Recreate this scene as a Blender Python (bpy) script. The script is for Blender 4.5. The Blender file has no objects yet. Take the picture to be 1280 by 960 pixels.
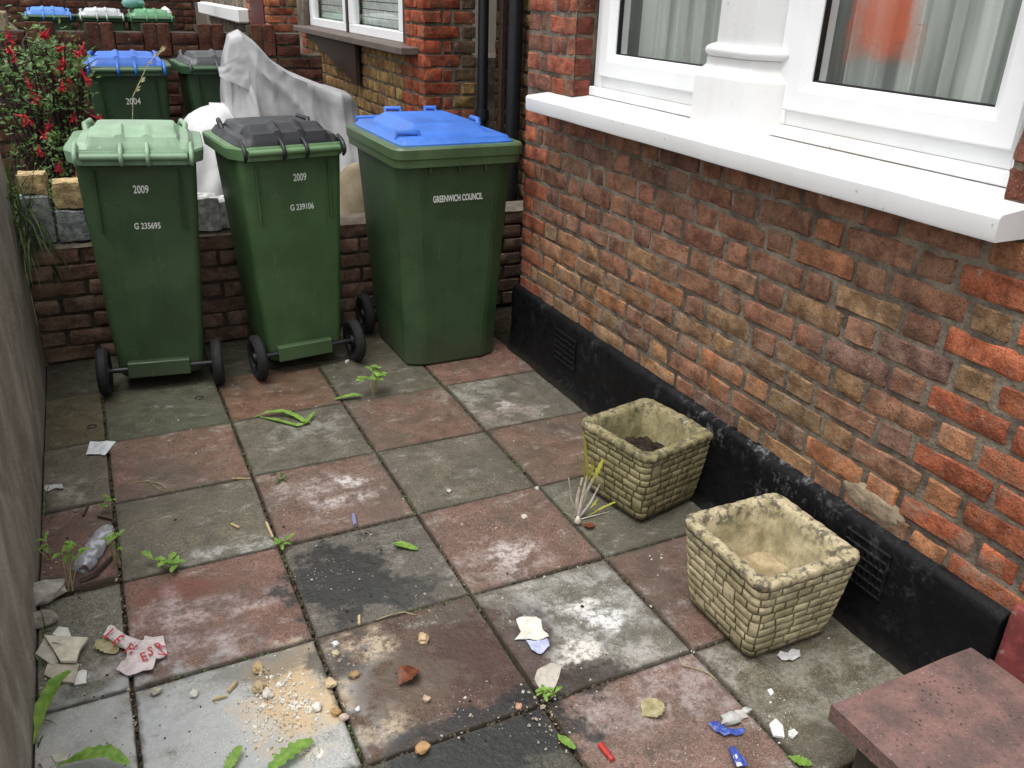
import bpy, bmesh, math, random
from mathutils import Vector, Matrix, noise

# ---------------------------------------------------------------- camera, sky, sun, exposure
sc = bpy.context.scene
col = sc.collection
CAM_R = Matrix(((0.900657, -0.433493, 0.030004), (-0.157436, -0.389899, -0.9073), (0.405006, 0.812443, -0.419413)))
CAM_C = Vector((0.114198, -3.148264, 1.577429))
CAM_F = 1060.62
cd = bpy.data.cameras.new('camera'); cam = bpy.data.objects.new('camera', cd); col.objects.link(cam)
cd.sensor_width = 36.0; cd.lens = CAM_F / 1280 * 36; cd.clip_start = 0.05; cd.clip_end = 2000
M = Matrix((CAM_R[0], -CAM_R[1], -CAM_R[2])).transposed().to_4x4(); M.translation = CAM_C
cam.matrix_world = M
sc.camera = cam

SUN_EL, SUN_AZ = math.radians(72), math.radians(250)      # high soft sun behind cloud, over the street side
w = bpy.data.worlds.new('World'); sc.world = w; w.use_nodes = True
nt = w.node_tree; nt.nodes.clear()
sky = nt.nodes.new('ShaderNodeTexSky'); sky.sky_type = 'NISHITA'; sky.sun_disc = False
sky.sun_elevation = SUN_EL; sky.sun_rotation = SUN_AZ; sky.dust_density = 4.0; sky.air_density = 1.0
hs = nt.nodes.new('ShaderNodeHueSaturation'); hs.inputs['Saturation'].default_value = 0.05   # cloud cover greys the sky
bg = nt.nodes.new('ShaderNodeBackground'); bg.inputs['Strength'].default_value = 0.15
wo = nt.nodes.new('ShaderNodeOutputWorld')
nt.links.new(sky.outputs[0], hs.inputs['Color']); nt.links.new(hs.outputs[0], bg.inputs['Color']); nt.links.new(bg.outputs[0], wo.inputs['Surface'])
sd = bpy.data.lights.new('sun', 'SUN'); sd.energy = 0.7; sd.angle = math.radians(40); sd.color = (1.0, 0.96, 0.9)
sun = bpy.data.objects.new('sun', sd); col.objects.link(sun)
sdir = Vector((math.sin(SUN_AZ) * math.cos(SUN_EL), math.cos(SUN_AZ) * math.cos(SUN_EL), math.sin(SUN_EL)))
sun.rotation_euler = (-sdir).to_track_quat('-Z', 'Y').to_euler()
sun.location = (0, 0, 8)
sc.view_settings.view_transform = 'Standard'; sc.view_settings.look = 'None'
sc.view_settings.gamma = 1.0; sc.view_settings.use_curve_mapping = False
sc.view_settings.exposure = 0.92
sc.render.engine = 'CYCLES'
try:
    sc.cycles.max_bounces = 6; sc.cycles.diffuse_bounces = 3; sc.cycles.transparent_max_bounces = 16
except Exception: pass

R = math.radians
rnd = random.Random(7)

def G(u, v, z=0.0):
    """point of the photographed ground (height z) that was measured at u, v"""
    d = CAM_R.transposed() @ Vector(((u - 640) / CAM_F, (v - 480) / CAM_F, 1))
    return CAM_C + d * ((z - CAM_C.z) / d.z)

# ---------------------------------------------------------------- mesh helpers
class MB:
    def __init__(s): s.v = []; s.f = []
    def add(s, vs, fs):
        o = len(s.v); s.v += [tuple(p) for p in vs]; s.f += [tuple(i + o for i in f) for f in fs]; return s
    def box(s, c, d, rot=None, taper=1.0):
        hx, hy, hz = d[0] / 2, d[1] / 2, d[2] / 2; vs = []
        for z in (-1, 1):
            t = taper if z > 0 else 1
            for x, y in ((-1, -1), (1, -1), (1, 1), (-1, 1)):
                p = Vector((x * hx * t, y * hy * t, z * hz))
                if rot is not None: p = rot @ p
                vs.append(p + Vector(c))
        return s.add(vs, [(3, 2, 1, 0), (4, 5, 6, 7), (0, 1, 5, 4), (1, 2, 6, 5), (2, 3, 7, 6), (3, 0, 4, 7)])
    def loft(s, rings, cap0=True, cap1=True, closed=True):
        n = len(rings[0]); vs = [p for r in rings for p in r]; fs = []
        for k in range(len(rings) - 1):
            for i in range(n if closed else n - 1):
                j = (i + 1) % n
                fs.append((k * n + i, k * n + j, (k + 1) * n + j, (k + 1) * n + i))
        if cap0: fs.append(tuple(range(n - 1, -1, -1)))
        if cap1: fs.append(tuple((len(rings) - 1) * n + i for i in range(n)))
        return s.add(vs, fs)
    def tube(s, pts, r, n=8, cap=True):
        pts = [Vector(p) for p in pts]; rings = []; up = None
        for k, p in enumerate(pts):
            t = (pts[min(k + 1, len(pts) - 1)] - pts[max(k - 1, 0)]).normalized()
            if up is None: up = t.orthogonal().normalized()
            up = (up - t * up.dot(t))
            up = up.normalized() if up.length > 1e-6 else t.orthogonal().normalized()
            b = t.cross(up); rr = r[k] if isinstance(r, (list, tuple)) else r
            rings.append([p + (up * math.cos(a) + b * math.sin(a)) * rr for a in [2 * math.pi * i / n for i in range(n)]])
        return s.loft(rings, cap, cap)
    def lathe(s, prof, n=24, mat=None):
        rings = []
        for r, z in prof:
            rr = [Vector((r * math.cos(2 * math.pi * i / n), r * math.sin(2 * math.pi * i / n), z)) for i in range(n)]
            rings.append([mat @ p for p in rr] if mat is not None else rr)
        return s.loft(rings, True, True)
    def grid(s, fn, nu, nv):
        vs = [fn(i / nu, j / nv) for j in range(nv + 1) for i in range(nu + 1)]; q = nu + 1
        return s.add(vs, [(j * q + i, j * q + i + 1, (j + 1) * q + i + 1, (j + 1) * q + i) for j in range(nv) for i in range(nu)])
    def mesh(s, name, mat, smooth=0, bevel=0.0, seg=1, recalc=True):
        me = bpy.data.meshes.new(name); me.from_pydata(s.v, [], s.f)
        if recalc or bevel:
            bm = bmesh.new(); bm.from_mesh(me)
            if recalc: bmesh.ops.recalc_face_normals(bm, faces=bm.faces)
            if bevel:
                ed = [e for e in bm.edges if len(e.link_faces) == 2 and e.calc_face_angle(0) > 0.5]
                bmesh.ops.bevel(bm, geom=ed, offset=bevel, segments=seg, affect='EDGES', profile=0.6, clamp_overlap=True)
            bm.to_mesh(me); bm.free()
        if smooth:
            me.polygons.foreach_set('use_smooth', [True] * len(me.polygons))
            me.set_sharp_from_angle(angle=R(smooth))
        if mat: me.materials.append(mat)
        me.update(); return me
    def build(s, name, mat, parent=None, smooth=0, bevel=0.0, seg=1, color=None, loc=None, rz=0, recalc=True):
        return obj(name, s.mesh(name, mat, smooth, bevel, seg, recalc), parent, color, loc, rz)

def obj(name, me, parent=None, color=None, loc=None, rz=0, rot=None):
    o = bpy.data.objects.new(name, me); col.objects.link(o)
    if parent is not None: o.parent = parent
    if color: o.color = (color[0], color[1], color[2], 1)
    if loc is not None: o.location = loc
    o.rotation_euler = rot if rot is not None else (0, 0, rz)
    return o
def thing(name, label, cat, loc=(0, 0, 0), rz=0, group=None):
    o = obj(name, None, None, None, loc, rz); tag(o, label, cat, group); return o
def tag(o, label, cat, group=None):
    o['label'] = label; o['category'] = cat
    if group: o['group'] = group
    return o
def struct(o, label=None):
    o['kind'] = 'structure'
    if label: o['label'] = label
    return o
def nz(p, s=1.0, seed=0.0): return noise.noise(Vector(p) * s + Vector((seed * 7.13, seed * 3.71, seed * 1.97)))
def sstep(a, b, x):
    t = max(0, min(1, (x - a) / (b - a))); return t * t * (3 - 2 * t)

# ---------------------------------------------------------------- material helpers
class NT:
    def __init__(s, name):
        s.m = bpy.data.materials.new(name); s.m.use_nodes = True; s.t = s.m.node_tree; s.t.nodes.clear()
        s.out = s.t.nodes.new('ShaderNodeOutputMaterial'); s.b = s.t.nodes.new('ShaderNodeBsdfPrincipled')
        s.t.links.new(s.b.outputs[0], s.out.inputs['Surface'])
        s._pos = s._oi = s._tc = None
    def n(s, t, **kw):
        nd = s.t.nodes.new(t)
        for k, v in kw.items(): setattr(nd, k, v)
        return nd
    def L(s, a, b): s.t.links.new(a, b)
    def inp(s, sock, v):
        if isinstance(v, bpy.types.NodeSocket): s.L(v, sock)
        elif isinstance(v, (tuple, list)): sock.default_value = (*v, 1) if len(v) == 3 and sock.type == 'RGBA' else v
        else: sock.default_value = v
    def pos(s):
        if not s._pos: s._pos = s.n('ShaderNodeNewGeometry')
        return s._pos.outputs['Position']
    def tc(s, k='Object'):
        if not s._tc: s._tc = s.n('ShaderNodeTexCoord')
        return s._tc.outputs[k]
    def oi(s, k):
        if not s._oi: s._oi = s.n('ShaderNodeObjectInfo')
        return s._oi.outputs[k]
    def local(s):
        """object coordinates shifted by a random amount, so alike pieces differ"""
        c = s.n('ShaderNodeVectorMath', operation='SCALE'); s.L(s.oi('Location'), c.inputs[0]); c.inputs['Scale'].default_value = 7.31
        a = s.n('ShaderNodeVectorMath', operation='ADD'); s.L(s.tc('Object'), a.inputs[0]); s.L(c.outputs[0], a.inputs[1]); return a.outputs[0]
    def noise(s, scale, detail=4, rough=0.55, vec=None, dist=0.0, k='Fac'):
        nd = s.n('ShaderNodeTexNoise'); nd.inputs['Scale'].default_value = scale; nd.inputs['Detail'].default_value = min(detail, 4)
        nd.inputs['Roughness'].default_value = rough; nd.inputs['Distortion'].default_value = dist
        s.L(vec if vec is not None else s.pos(), nd.inputs['Vector']); return nd.outputs[k]
    def vor(s, scale, vec=None, feature='F1', k='Distance'):
        nd = s.n('ShaderNodeTexVoronoi', feature=feature); nd.inputs['Scale'].default_value = scale
        s.L(vec if vec is not None else s.pos(), nd.inputs['Vector']); return nd.outputs[k]
    def ramp(s, x, a, b, lo=0.0, hi=1.0, smooth=True):
        nd = s.n('ShaderNodeMapRange', interpolation_type='SMOOTHSTEP' if smooth else 'LINEAR'); s.L(x, nd.inputs[0])
        for i, v in enumerate((a, b, lo, hi)): nd.inputs[i + 1].default_value = v
        return nd.outputs[0]
    def math(s, op, a, b=0.0):
        nd = s.n('ShaderNodeMath', operation=op); s.inp(nd.inputs[0], a); s.inp(nd.inputs[1], b); return nd.outputs[0]
    def mix(s, f, a, b, mode='MIX'):
        nd = s.n('ShaderNodeMix', data_type='RGBA', blend_type=mode); s.inp(nd.inputs[0], f); s.inp(nd.inputs[6], a); s.inp(nd.inputs[7], b); return nd.outputs[2]
    def scale_vec(s, v, sc3):
        nd = s.n('ShaderNodeVectorMath', operation='MULTIPLY'); s.L(v, nd.inputs[0]); nd.inputs[1].default_value = sc3; return nd.outputs[0]
    def sep(s, v, k):
        nd = s.n('ShaderNodeSeparateXYZ'); s.L(v, nd.inputs[0]); return nd.outputs[k]
    def bump(s, h, strength=0.3, dist=0.01):
        nd = s.n('ShaderNodeBump'); nd.inputs['Strength'].default_value = strength; nd.inputs['Distance'].default_value = dist
        s.L(h, nd.inputs['Height']); s.L(nd.outputs[0], s.b.inputs['Normal'])
    def done(s, colr, rough=0.7, spec=None, metal=None):
        s.inp(s.b.inputs['Base Color'], colr); s.inp(s.b.inputs['Roughness'], rough)
        if spec is not None: s.inp(s.b.inputs['Specular IOR Level'], spec)
        if metal is not None: s.b.inputs['Metallic'].default_value = metal
        return s.m

MAT = {}
def plain(name, c, rough=0.6, var=0.25, scale=18, spec=0.4, bump=0.0, vec=None, metal=0):
    m = NT(name); base = m.oi('Color') if c is None else c
    n1 = m.noise(scale, 5)
    cc = m.mix(m.ramp(n1, .3, .7, 0, 1), m.mix(1.0, base, (1 - var, 1 - var, 1 - var), 'MULTIPLY'), base)
    if bump: m.bump(m.noise(scale * 4, 4), bump, .004)
    MAT[name] = m.done(cc, rough, spec, metal); return MAT[name]

# paving: pressed concrete slabs, red and charcoal, dusted and stained
# stains and spills: (x, y, rx, ry, colour, strength, wet)
STAINS = [(.22, -1.60, .27, .23, (.44, .46, .47), .62, -1), (-.10, -1.47, .16, .17, (.42, .44, .45), .55, -1), (.08, -1.42, .10, .12, (.30, .31, .31), .6, 0),
          (1.13, -1.56, .20, .18, (.42, .42, .41), .6, 0), (1.06, -1.70, .07, .07, (.60, .57, .52), .9, 0), (1.20, -1.60, .055, .05, (.66, .66, .66), .85, 0),
          (1.17, -1.52, .05, .03, (.62, .60, .57), .8, 0), (1.10, -1.22, .07, .05, (.55, .52, .5), .85, 0), (1.05, -1.25, .17, .1, (.36, .31, .28), .5, 0), (.36, -1.53, .10, .15, (.50, .36, .20), .85, -1), (.30, -1.40, .12, .05, (.12, .11, .095), .7, -1),
          (.56, -1.43, .09, .06, (.46, .38, .27), .8, 0), (.53, -1.70, .08, .05, (.45, .38, .27), .75, 0), (.22, -1.12, .2, .05, (.42, .34, .33), .65, 0),
          (.12, -1.05, .03, .08, (.44, .38, .38), .7, 0), (.30, -.86, .14, .035, (.40, .41, .40), .6, 0), (.10, -1.24, .20, .05, (.40, .34, .34), .55, 0), (.62, -.60, .12, .07, (.37, .33, .31), .6, 0), (.77, -.62, .05, .05, (.55, .52, .5), .8, 0),
          (.70, -.72, .1, .04, (.5, .48, .46), .6, 0), (1.53, -.27, .06, .03, (.5, .46, .43), .7, 0), (1.5, -.36, .12, .1, (.38, .3, .28), .4, 0), (1.42, -.12, .14, .1, (.3, .3, .26), .5, 0), (.72, -.17, .14, .08, (.30, .29, .26), .5, 0),
          (1.28, -1.88, .14, .13, (.37, .33, .32), .5, 0), (1.02, -1.90, .1, .08, (.33, .29, .28), .5, 0), (-.12, -.33, .04, .12, (.33, .32, .28), .6, 0), (1.58, -2.02, .2, .12, (.27, .27, .23), .5, 0),
          (.58, -1.13, .155, .17, (.026, .026, .025), .9, 1), (.74, -1.26, .10, .07, (.035, .035, .032), .75, 1), (.84, -1.60, .17, .19, (.062, .036, .031), .8, 1), (.62, -1.62, .12, .1, (.10, .075, .055), .7, .6),
          (.47, -1.47, .07, .05, (.06, .055, .05), .8, .6), (1.03, -1.76, .11, .05, (.035, .026, .024), .85, .7), (.72, -1.87, .25, .12, (.025, .027, .027), .85, 1), (.90, -1.80, .06, .06, (.02, .02, .02), .8, 1),
          (1.00, -1.55, .05, .11, (.05, .05, .048), .7, .4), (.16, -1.0, .11, .05, (.16, .045, .035), .55, .5), (.30, -1.03, .08, .04, (.14, .07, .045), .6, .4), (.25, .05, .2, .05, (.07, .075, .05), .5, .2)]
def slab_mat(box):
    m = NT('paving_slab'); base = m.oi('Color'); p = m.pos()
    big = m.noise(3.1, 6, .6); mid = m.noise(14, 6, .65); fine = m.noise(95, 3, .6)
    c = m.mix(m.ramp(big, .32, .7), m.mix(1, base, (.62, .64, .6), 'MULTIPLY'), base)
    c = m.mix(m.ramp(mid, .35, .68, 0, .75), c, m.mix(1, base, (1.45, 1.42, 1.36), 'MULTIPLY'))
    c = m.mix(m.ramp(fine, .42, .66, 0, .7), c, m.mix(1, base, (.42, .42, .4), 'MULTIPLY'))
    c = m.mix(m.ramp(m.noise(210, 2, .5), .52, .64, 0, .6), c, m.mix(1, base, (1.9, 1.85, 1.75), 'MULTIPLY'))
    grain = m.noise(330, 2, .6); c = m.mix(m.ramp(grain, .40, .62, .55, 0), c, m.mix(1, base, (.30, .29, .27), 'MULTIPLY')); c = m.mix(m.ramp(grain, .60, .72, 0, .4), c, (.33, .31, .28))
    # algae film, stronger toward the far, damp end of the yard
    yy = m.sep(p, 'Y')
    alg = m.math('MULTIPLY', m.ramp(m.noise(4.3, 5, .6), .36, .66), m.ramp(yy, -.3, .5, .08, .6))
    c = m.mix(alg, c, (.070, .070, .042))
    # trodden grime in broad patches
    c = m.mix(m.ramp(m.noise(1.7, 6, .68, p, .8), .46, .66, 0, .6), c, (.078, .068, .054))
    # chalky scuffs
    streak = m.noise(1.0, 4, .75, m.scale_vec(p, (7, 13, 5)), .35)
    c = m.mix(m.math('MULTIPLY', m.ramp(streak, .54, .70, 0, .5), m.ramp(m.noise(75, 3, .7), .42, .58, .2, 1)), c, (.38, .355, .325)); c = m.mix(m.ramp(m.noise(1.0, 4, .75, m.scale_vec(p, (13, 8, 5)), .5), .56, .68, 0, .5), c, (.05, .045, .038))
    rough = m.ramp(mid, .3, .7, .4, .78)
    wet = None; rr = None
    SP = [q for q in STAINS if q[0] - 2.5 * q[2] < box[1] and q[0] + 2.5 * q[2] > box[0] and q[1] - 2.5 * q[3] < box[3] and q[1] + 2.5 * q[3] > box[2]]
    wob = m.noise(11, 5, .65)
    brk = m.math('MULTIPLY', m.ramp(mid, .40, .56, .12, 1), m.ramp(m.noise(60, 5, .75), .40, .54, .2, 1))
    for (x, y, rx, ry, cc, st, wt) in SP:
        v = m.n('ShaderNodeVectorMath', operation='SUBTRACT'); m.L(p, v.inputs[0]); v.inputs[1].default_value = (x, y, 0)
        q = m.scale_vec(v.outputs[0], (1 / rx, 1 / ry, 0))
        ln = m.n('ShaderNodeVectorMath', operation='LENGTH'); m.L(q, ln.inputs[0])
        d = m.math('ADD', ln.outputs['Value'], m.math('MULTIPLY', m.math('SUBTRACT', wob, .5), 3.2))
        soft = .45 if wt >= .6 else .9
        k = m.ramp(d, 1.0 - soft * .5, 1.0 + soft * .5, st, 0)
        if 0 <= wt < .5: k = m.math('MULTIPLY', k, brk)
        c = m.mix(k, c, cc)
        if wt > 0:
            kk = m.math('MULTIPLY', k, wt); wet = kk if wet is None else m.math('MAXIMUM', wet, kk)
    # crumbs trodden into the surface
    sp = m.vor(85); c = m.mix(m.math('MULTIPLY', m.ramp(sp, .08, .15, 1, 0), m.ramp(m.noise(6, 3), .54, .64)), c, (.56, .54, .49))
    # soil washed along the joints
    g = m.tc('Generated'); gx = m.sep(g, 'X'); gy = m.sep(g, 'Y')
    e = m.math('MINIMUM', m.math('MINIMUM', gx, m.math('SUBTRACT', 1.0, gx)), m.math('MINIMUM', gy, m.math('SUBTRACT', 1.0, gy)))
    e = m.math('ADD', e, m.math('MULTIPLY', m.math('SUBTRACT', m.noise(24, 4), .5), .06))
    c = m.mix(m.ramp(e, .0, .035, .75, 0), c, (.05, .042, .03))
    if wet is not None:
        rr = m.n('ShaderNodeMix'); m.L(wet, rr.inputs[0]); m.L(rough, rr.inputs[2]); rr.inputs[3].default_value = .16; rough = rr.outputs[0]
    h = m.math('ADD', m.math('MULTIPLY', mid, .8), m.math('MULTIPLY', fine, .5))
    h = m.math('ADD', h, m.math('MULTIPLY', m.noise(7, 5, .6, None, 1.5), 1.2))
    m.bump(h, .6, .007)
    return m.done(c, rough, .45)
MAT['slab'] = slab_mat((90, 91, 90, 91))

def brick_mat(name, smear=0.6, soot=0.4):
    m = NT(name); base = m.oi('Color'); lc = m.local(); p = m.pos()
    n1 = m.noise(16, 6, .65, lc); n2 = m.noise(70, 4, .6, lc); n3 = m.noise(6, 3, .5, lc)
    c = m.mix(m.ramp(n1, .34, .66), m.mix(1, base, (.5, .46, .45), 'MULTIPLY'), m.mix(1, base, (1.22, 1.2, 1.12), 'MULTIPLY'))
    c = m.mix(m.ramp(n3, .48, .70, 0, .45), c, (.215, .135, .075)); c = m.mix(m.ramp(m.noise(4.5, 4, .6, lc), .56, .70, 0, .55), c, (.075, .044, .034))
    pits = m.vor(120, lc)
    c = m.mix(m.math('MULTIPLY', m.ramp(pits, .10, .24, .9, 0), m.ramp(m.noise(7, 3, .6, lc), .53, .66)), c, (.018, .014, .012))
    c = m.mix(m.ramp(n2, .54, .68, 0, soot), c, (.045, .034, .027)); gr = m.noise(240, 2, .6, lc); c = m.mix(m.ramp(gr, .36, .56, .38, 0), c, m.mix(1, base, (.42, .40, .39), 'MULTIPLY')); c = m.mix(m.ramp(gr, .60, .72, 0, .5), c, (.33, .25, .18))
    zz = m.sep(p, 'Z')
    sm = m.math('MULTIPLY', m.ramp(m.noise(9.5, 6, .72, p, .6), .50, .64), m.ramp(zz, .40, .95, smear * 1.0, smear * .25))
    c = m.mix(sm, c, (.25, .195, .145))
    c = m.mix(m.math('MULTIPLY', m.ramp(m.noise(30, 4, .7), .64, .72), .5), c, (.42, .38, .33))
    m.bump(m.math('ADD', m.math('MULTIPLY', n1, 1.2), m.math('SUBTRACT', n2, m.ramp(pits, .1, .3, .8, 0))), .65, .008)
    return m.done(c, .92, .12)
MAT['brick'] = brick_mat('brick', .6, .3); MAT['dark_brick'] = brick_mat('dark_brick', .25, .5)

def mortar_mat(name, c1, c2):
    m = NT(name); zz = m.sep(m.pos(), 'Z')
    n1 = m.noise(7, 6, .7); n2 = m.noise(120, 3, .6)
    c = m.mix(m.ramp(n1, .38, .66), c1, c2)
    c = m.mix(m.ramp(n2, .5, .75, 0, .5), c, (.06, .05, .04))
    m.bump(m.math('ADD', m.noise(45, 5, .7), n2), .6, .008)
    return m.done(c, .95, .15)
MAT['mortar'] = mortar_mat('mortar', (.085, .070, .056), (.235, .195, .15))
MAT['dark_mortar'] = mortar_mat('dark_mortar', (.035, .03, .024), (.085, .072, .055))

def bitumen():
    m = NT('bitumen'); n = m.noise(5, 6, .7); s = m.noise(24, 6, .75)
    c = m.mix(m.ramp(n, .35, .7), (.003, .003, .0036), (.006, .006, .0072))
    sc_ = m.math('MULTIPLY', m.ramp(s, .50, .68), m.ramp(m.noise(2.4, 3, .5), .46, .62))
    wear = m.ramp(m.math('ABSOLUTE', m.math('ADD', m.sep(m.pos(), 'Y'), 1.38)), .12, .5, .6, .12)      # most rubbed between the two planters
    c = m.mix(m.math('MULTIPLY', sc_, wear), c, (.26, .26, .27))
    c = m.mix(m.ramp(m.noise(150, 2), .72, .78, 0, .35), c, (.25, .25, .25))
    low = m.math('ADD', m.sep(m.pos(), 'Z'), m.math('MULTIPLY', m.math('SUBTRACT', s, .5), .12)); c = m.mix(m.ramp(low, .0, .05, .3, 0), c, (.06, .055, .042))
    m.bump(m.math('ADD', n, m.math('MULTIPLY', m.noise(60, 4), .35)), .5, .012)
    return m.done(c, m.ramp(s, .3, .7, .45, .75), .2)
MAT['bitumen'] = bitumen()

def white_paint():
    m = NT('white_masonry_paint'); p = m.pos()
    n = m.noise(4, 6, .65, m.scale_vec(p, (1, 1, .5))); up = m.sep(m.n('ShaderNodeNewGeometry').outputs['Normal'], 'Z')
    c = m.mix(m.math('MULTIPLY', m.ramp(n, .42, .72), m.ramp(up, .3, .8, .15, .7)), (.74, .745, .75), (.60, .54, .45))
    st = m.noise(1.0, 4, .6, m.scale_vec(p, (3, 22, .8)))
    c = m.mix(m.math('MULTIPLY', m.ramp(st, .54, .74, 0, .16), m.ramp(up, .3, .6, 1, 0)), c, (.56, .55, .53))
    c = m.mix(m.ramp(m.noise(55, 4, .7), .66, .72, 0, .7), c, (.22, .18, .14))
    m.bump(m.noise(22, 5), .12, .006)
    return m.done(c, .55, .4)
MAT['white_paint'] = white_paint()
plain('joint_grey', (.10, .085, .06), .95, .4, 30, .1)
plain('upvc', (.82, .83, .84), .28, .05, 9, .5)
plain('gasket', (.012, .012, .013), .5)
plain('rubber', (.016, .016, .018), .75, .35, 40, .35, .15)
def plastic_mat(name, rough):
    m = NT(name); base = m.oi('Color'); o = m.local(); p = m.pos()
    n = m.noise(5, 5, .6, o); c = m.mix(m.ramp(n, .35, .68), m.mix(1, base, (.82, .82, .82), 'MULTIPLY'), m.mix(1, base, (1.12, 1.12, 1.1), 'MULTIPLY'))
    scr = m.noise(1, 5, .7, m.scale_vec(o, (70, 70, 6)), .6); c = m.mix(m.math('MULTIPLY', m.ramp(scr, .60, .70), m.ramp(m.noise(4, 3, .5, o), .46, .62, 0, .45)), c, m.mix(1, base, (2.3, 2.2, 2.2), 'MULTIPLY'))
    run = m.noise(1, 4, .6, m.scale_vec(o, (26, 26, 1.6))); c = m.mix(m.ramp(run, .55, .72, 0, .3), c, m.mix(1, base, (.5, .5, .48), 'MULTIPLY'))
    fl = m.math('MULTIPLY', m.ramp(m.noise(160, 3, .6, o), .60, .70), m.ramp(m.noise(7, 3, .5, o), .42, .6, 0, .55)); c = m.mix(fl, c, (.17, .16, .13))
    zl = m.math('ADD', m.sep(p, 'Z'), m.math('MULTIPLY', m.math('SUBTRACT', m.noise(18, 5, .7), .5), .3)); c = m.mix(m.ramp(zl, .03, .2, .3, 0), c, (.075, .068, .05))
    m.bump(m.math('ADD', n, m.math('MULTIPLY', m.noise(260, 2), .2)), .12, .006)
    return m.done(c, m.ramp(n, .3, .7, rough - .06, rough + .12), .45)
MAT['plastic'] = plastic_mat('bin_plastic', .40); MAT['dull_plastic'] = plastic_mat('bin_body_plastic', .46)
plain('steel', (.36, .36, .37), .38, .3, 30, .5, 0, None, 1)
plain('print_white', (.72, .74, .72), .6, .12, 60)
plain('oriel_board', (.13, .10, .085), .6, .3, 20)
plain('brown_timber', (.045, .026, .020), .5, .4, 30, .4, .1)
plain('iron_black', (.012, .013, .017), .4, .3, 12, .45, .05)
plain('paper', None, .8, .3, 38, .2, .45)
plain('stone_chip', None, .9, .35, 45, .2, .4)
plain('dry_leaf', None, .7, .5, 60, .2, .3)
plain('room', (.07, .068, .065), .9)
plain('soil_mat', (.045, .034, .024), .95, .6, 50, .1, .8)
plain('timber_pale', (.50, .38, .22), .7, .3, 40, .2, .2)

def soil_ground():
    m = NT('ground_soil'); n = m.noise(40, 5, .7)
    c = m.mix(m.ramp(n, .35, .7), (.022, .018, .013), (.06, .048, .033))
    c = m.mix(m.ramp(m.noise(9, 4), .56, .68, 0, .7), c, (.035, .05, .02))
    m.bump(n, .8, .01); return m.done(c, .95, .1)
MAT['ground'] = soil_ground()

def leaf_mat(name, c1, c2, trans=.25):
    m = NT(name); n = m.noise(45, 3, .6); c = m.mix(m.ramp(n, .3, .7), c1, c2); c = m.mix(m.ramp(m.noise(14, 3), .55, .7, 0, .5), c, tuple(v * .6 for v in c1)); c = m.mix(m.ramp(m.noise(120, 3), .62, .72, 0, .5), c, (c2[0] * 1.2, c2[1] * .9, c2[2] * .7))
    m.done(c, .5, .35); d = m.n('ShaderNodeBsdfTranslucent'); m.L(c, d.inputs[0]) if isinstance(c, bpy.types.NodeSocket) else None
    x = m.n('ShaderNodeMixShader'); x.inputs[0].default_value = trans
    m.L(m.b.outputs[0], x.inputs[1]); m.L(d.outputs[0], x.inputs[2]); m.L(x.outputs[0], m.out.inputs['Surface'])
    MAT[name] = m.m
leaf_mat('weed_leaf', (.12, .25, .035), (.25, .40, .08)); leaf_mat('bush_leaf', (.045, .11, .03), (.17, .28, .085))
leaf_mat('grass_leaf', (.05, .10, .03), (.14, .19, .07)); leaf_mat('straw', (.30, .26, .13), (.52, .47, .28))
leaf_mat('bulb_yellow', (.45, .38, .05), (.42, .46, .08)); leaf_mat('bulb_white', (.55, .48, .42), (.72, .68, .58)); leaf_mat('petal_red', (.36, .010, .022), (.50, .025, .04)); leaf_mat('petal_purple', (.12, .02, .16), (.2, .03, .2))

def planter_mat():
    m = NT('reconstituted_stone'); base = m.oi('Color'); p = m.pos()
    n1 = m.noise(13, 6, .65); n2 = m.noise(80, 4, .6)
    c = m.mix(m.ramp(n1, .33, .68), m.mix(1, base, (.62, .62, .52), 'MULTIPLY'), m.mix(1, base, (1.12, 1.1, 1.06), 'MULTIPLY'))
    c = m.mix(m.ramp(n2, .52, .7, 0, .4), c, m.mix(1, base, (.4, .38, .32), 'MULTIPLY'))
    zz = m.sep(p, 'Z')
    zl = m.math('ADD', zz, m.math('MULTIPLY', m.math('SUBTRACT', m.noise(16, 4), .5), .10))
    c = m.mix(m.ramp(zl, .015, .06, .8, 0), c, (.085, .07, .04))          # splash-back dirt along the foot
    up = m.math('MULTIPLY', m.ramp(m.noise(42, 4, .65), .47, .60), m.ramp(zl, .2, .285, .12, .8))
    c = m.mix(up, c, (.055, .05, .042))                              # lichen on the rim
    c = m.mix(m.math('MULTIPLY', m.ramp(m.noise(65, 3), .64, .70), m.ramp(zl, .24, .28, 0, .8)), c, (.42, .42, .4))
    m.bump(m.math('ADD', n1, n2), .6, .005); return m.done(c, .92, .2)
MAT['planter'] = planter_mat()

def tarp_mat(name, c1, c2):
    m = NT(name); n = m.noise(6, 5, .6); c = m.mix(m.ramp(n, .3, .7), c1, c2)
    dirt = m.noise(3.5, 6, .7)
    c = m.mix(m.ramp(dirt, .55, .70, 0, .5), c, (.20, .16, .11))
    m.bump(m.noise(1, 6, .7, m.scale_vec(m.pos(), (50, 50, 18)), .8), .2, .008); return m.done(c, .30, .55)
MAT['tarp'] = tarp_mat('tarp', (.30, .30, .306), (.40, .40, .405)); MAT['tarp_pale'] = tarp_mat('tarp_pale', (.50, .50, .50), (.62, .62, .62))

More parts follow.
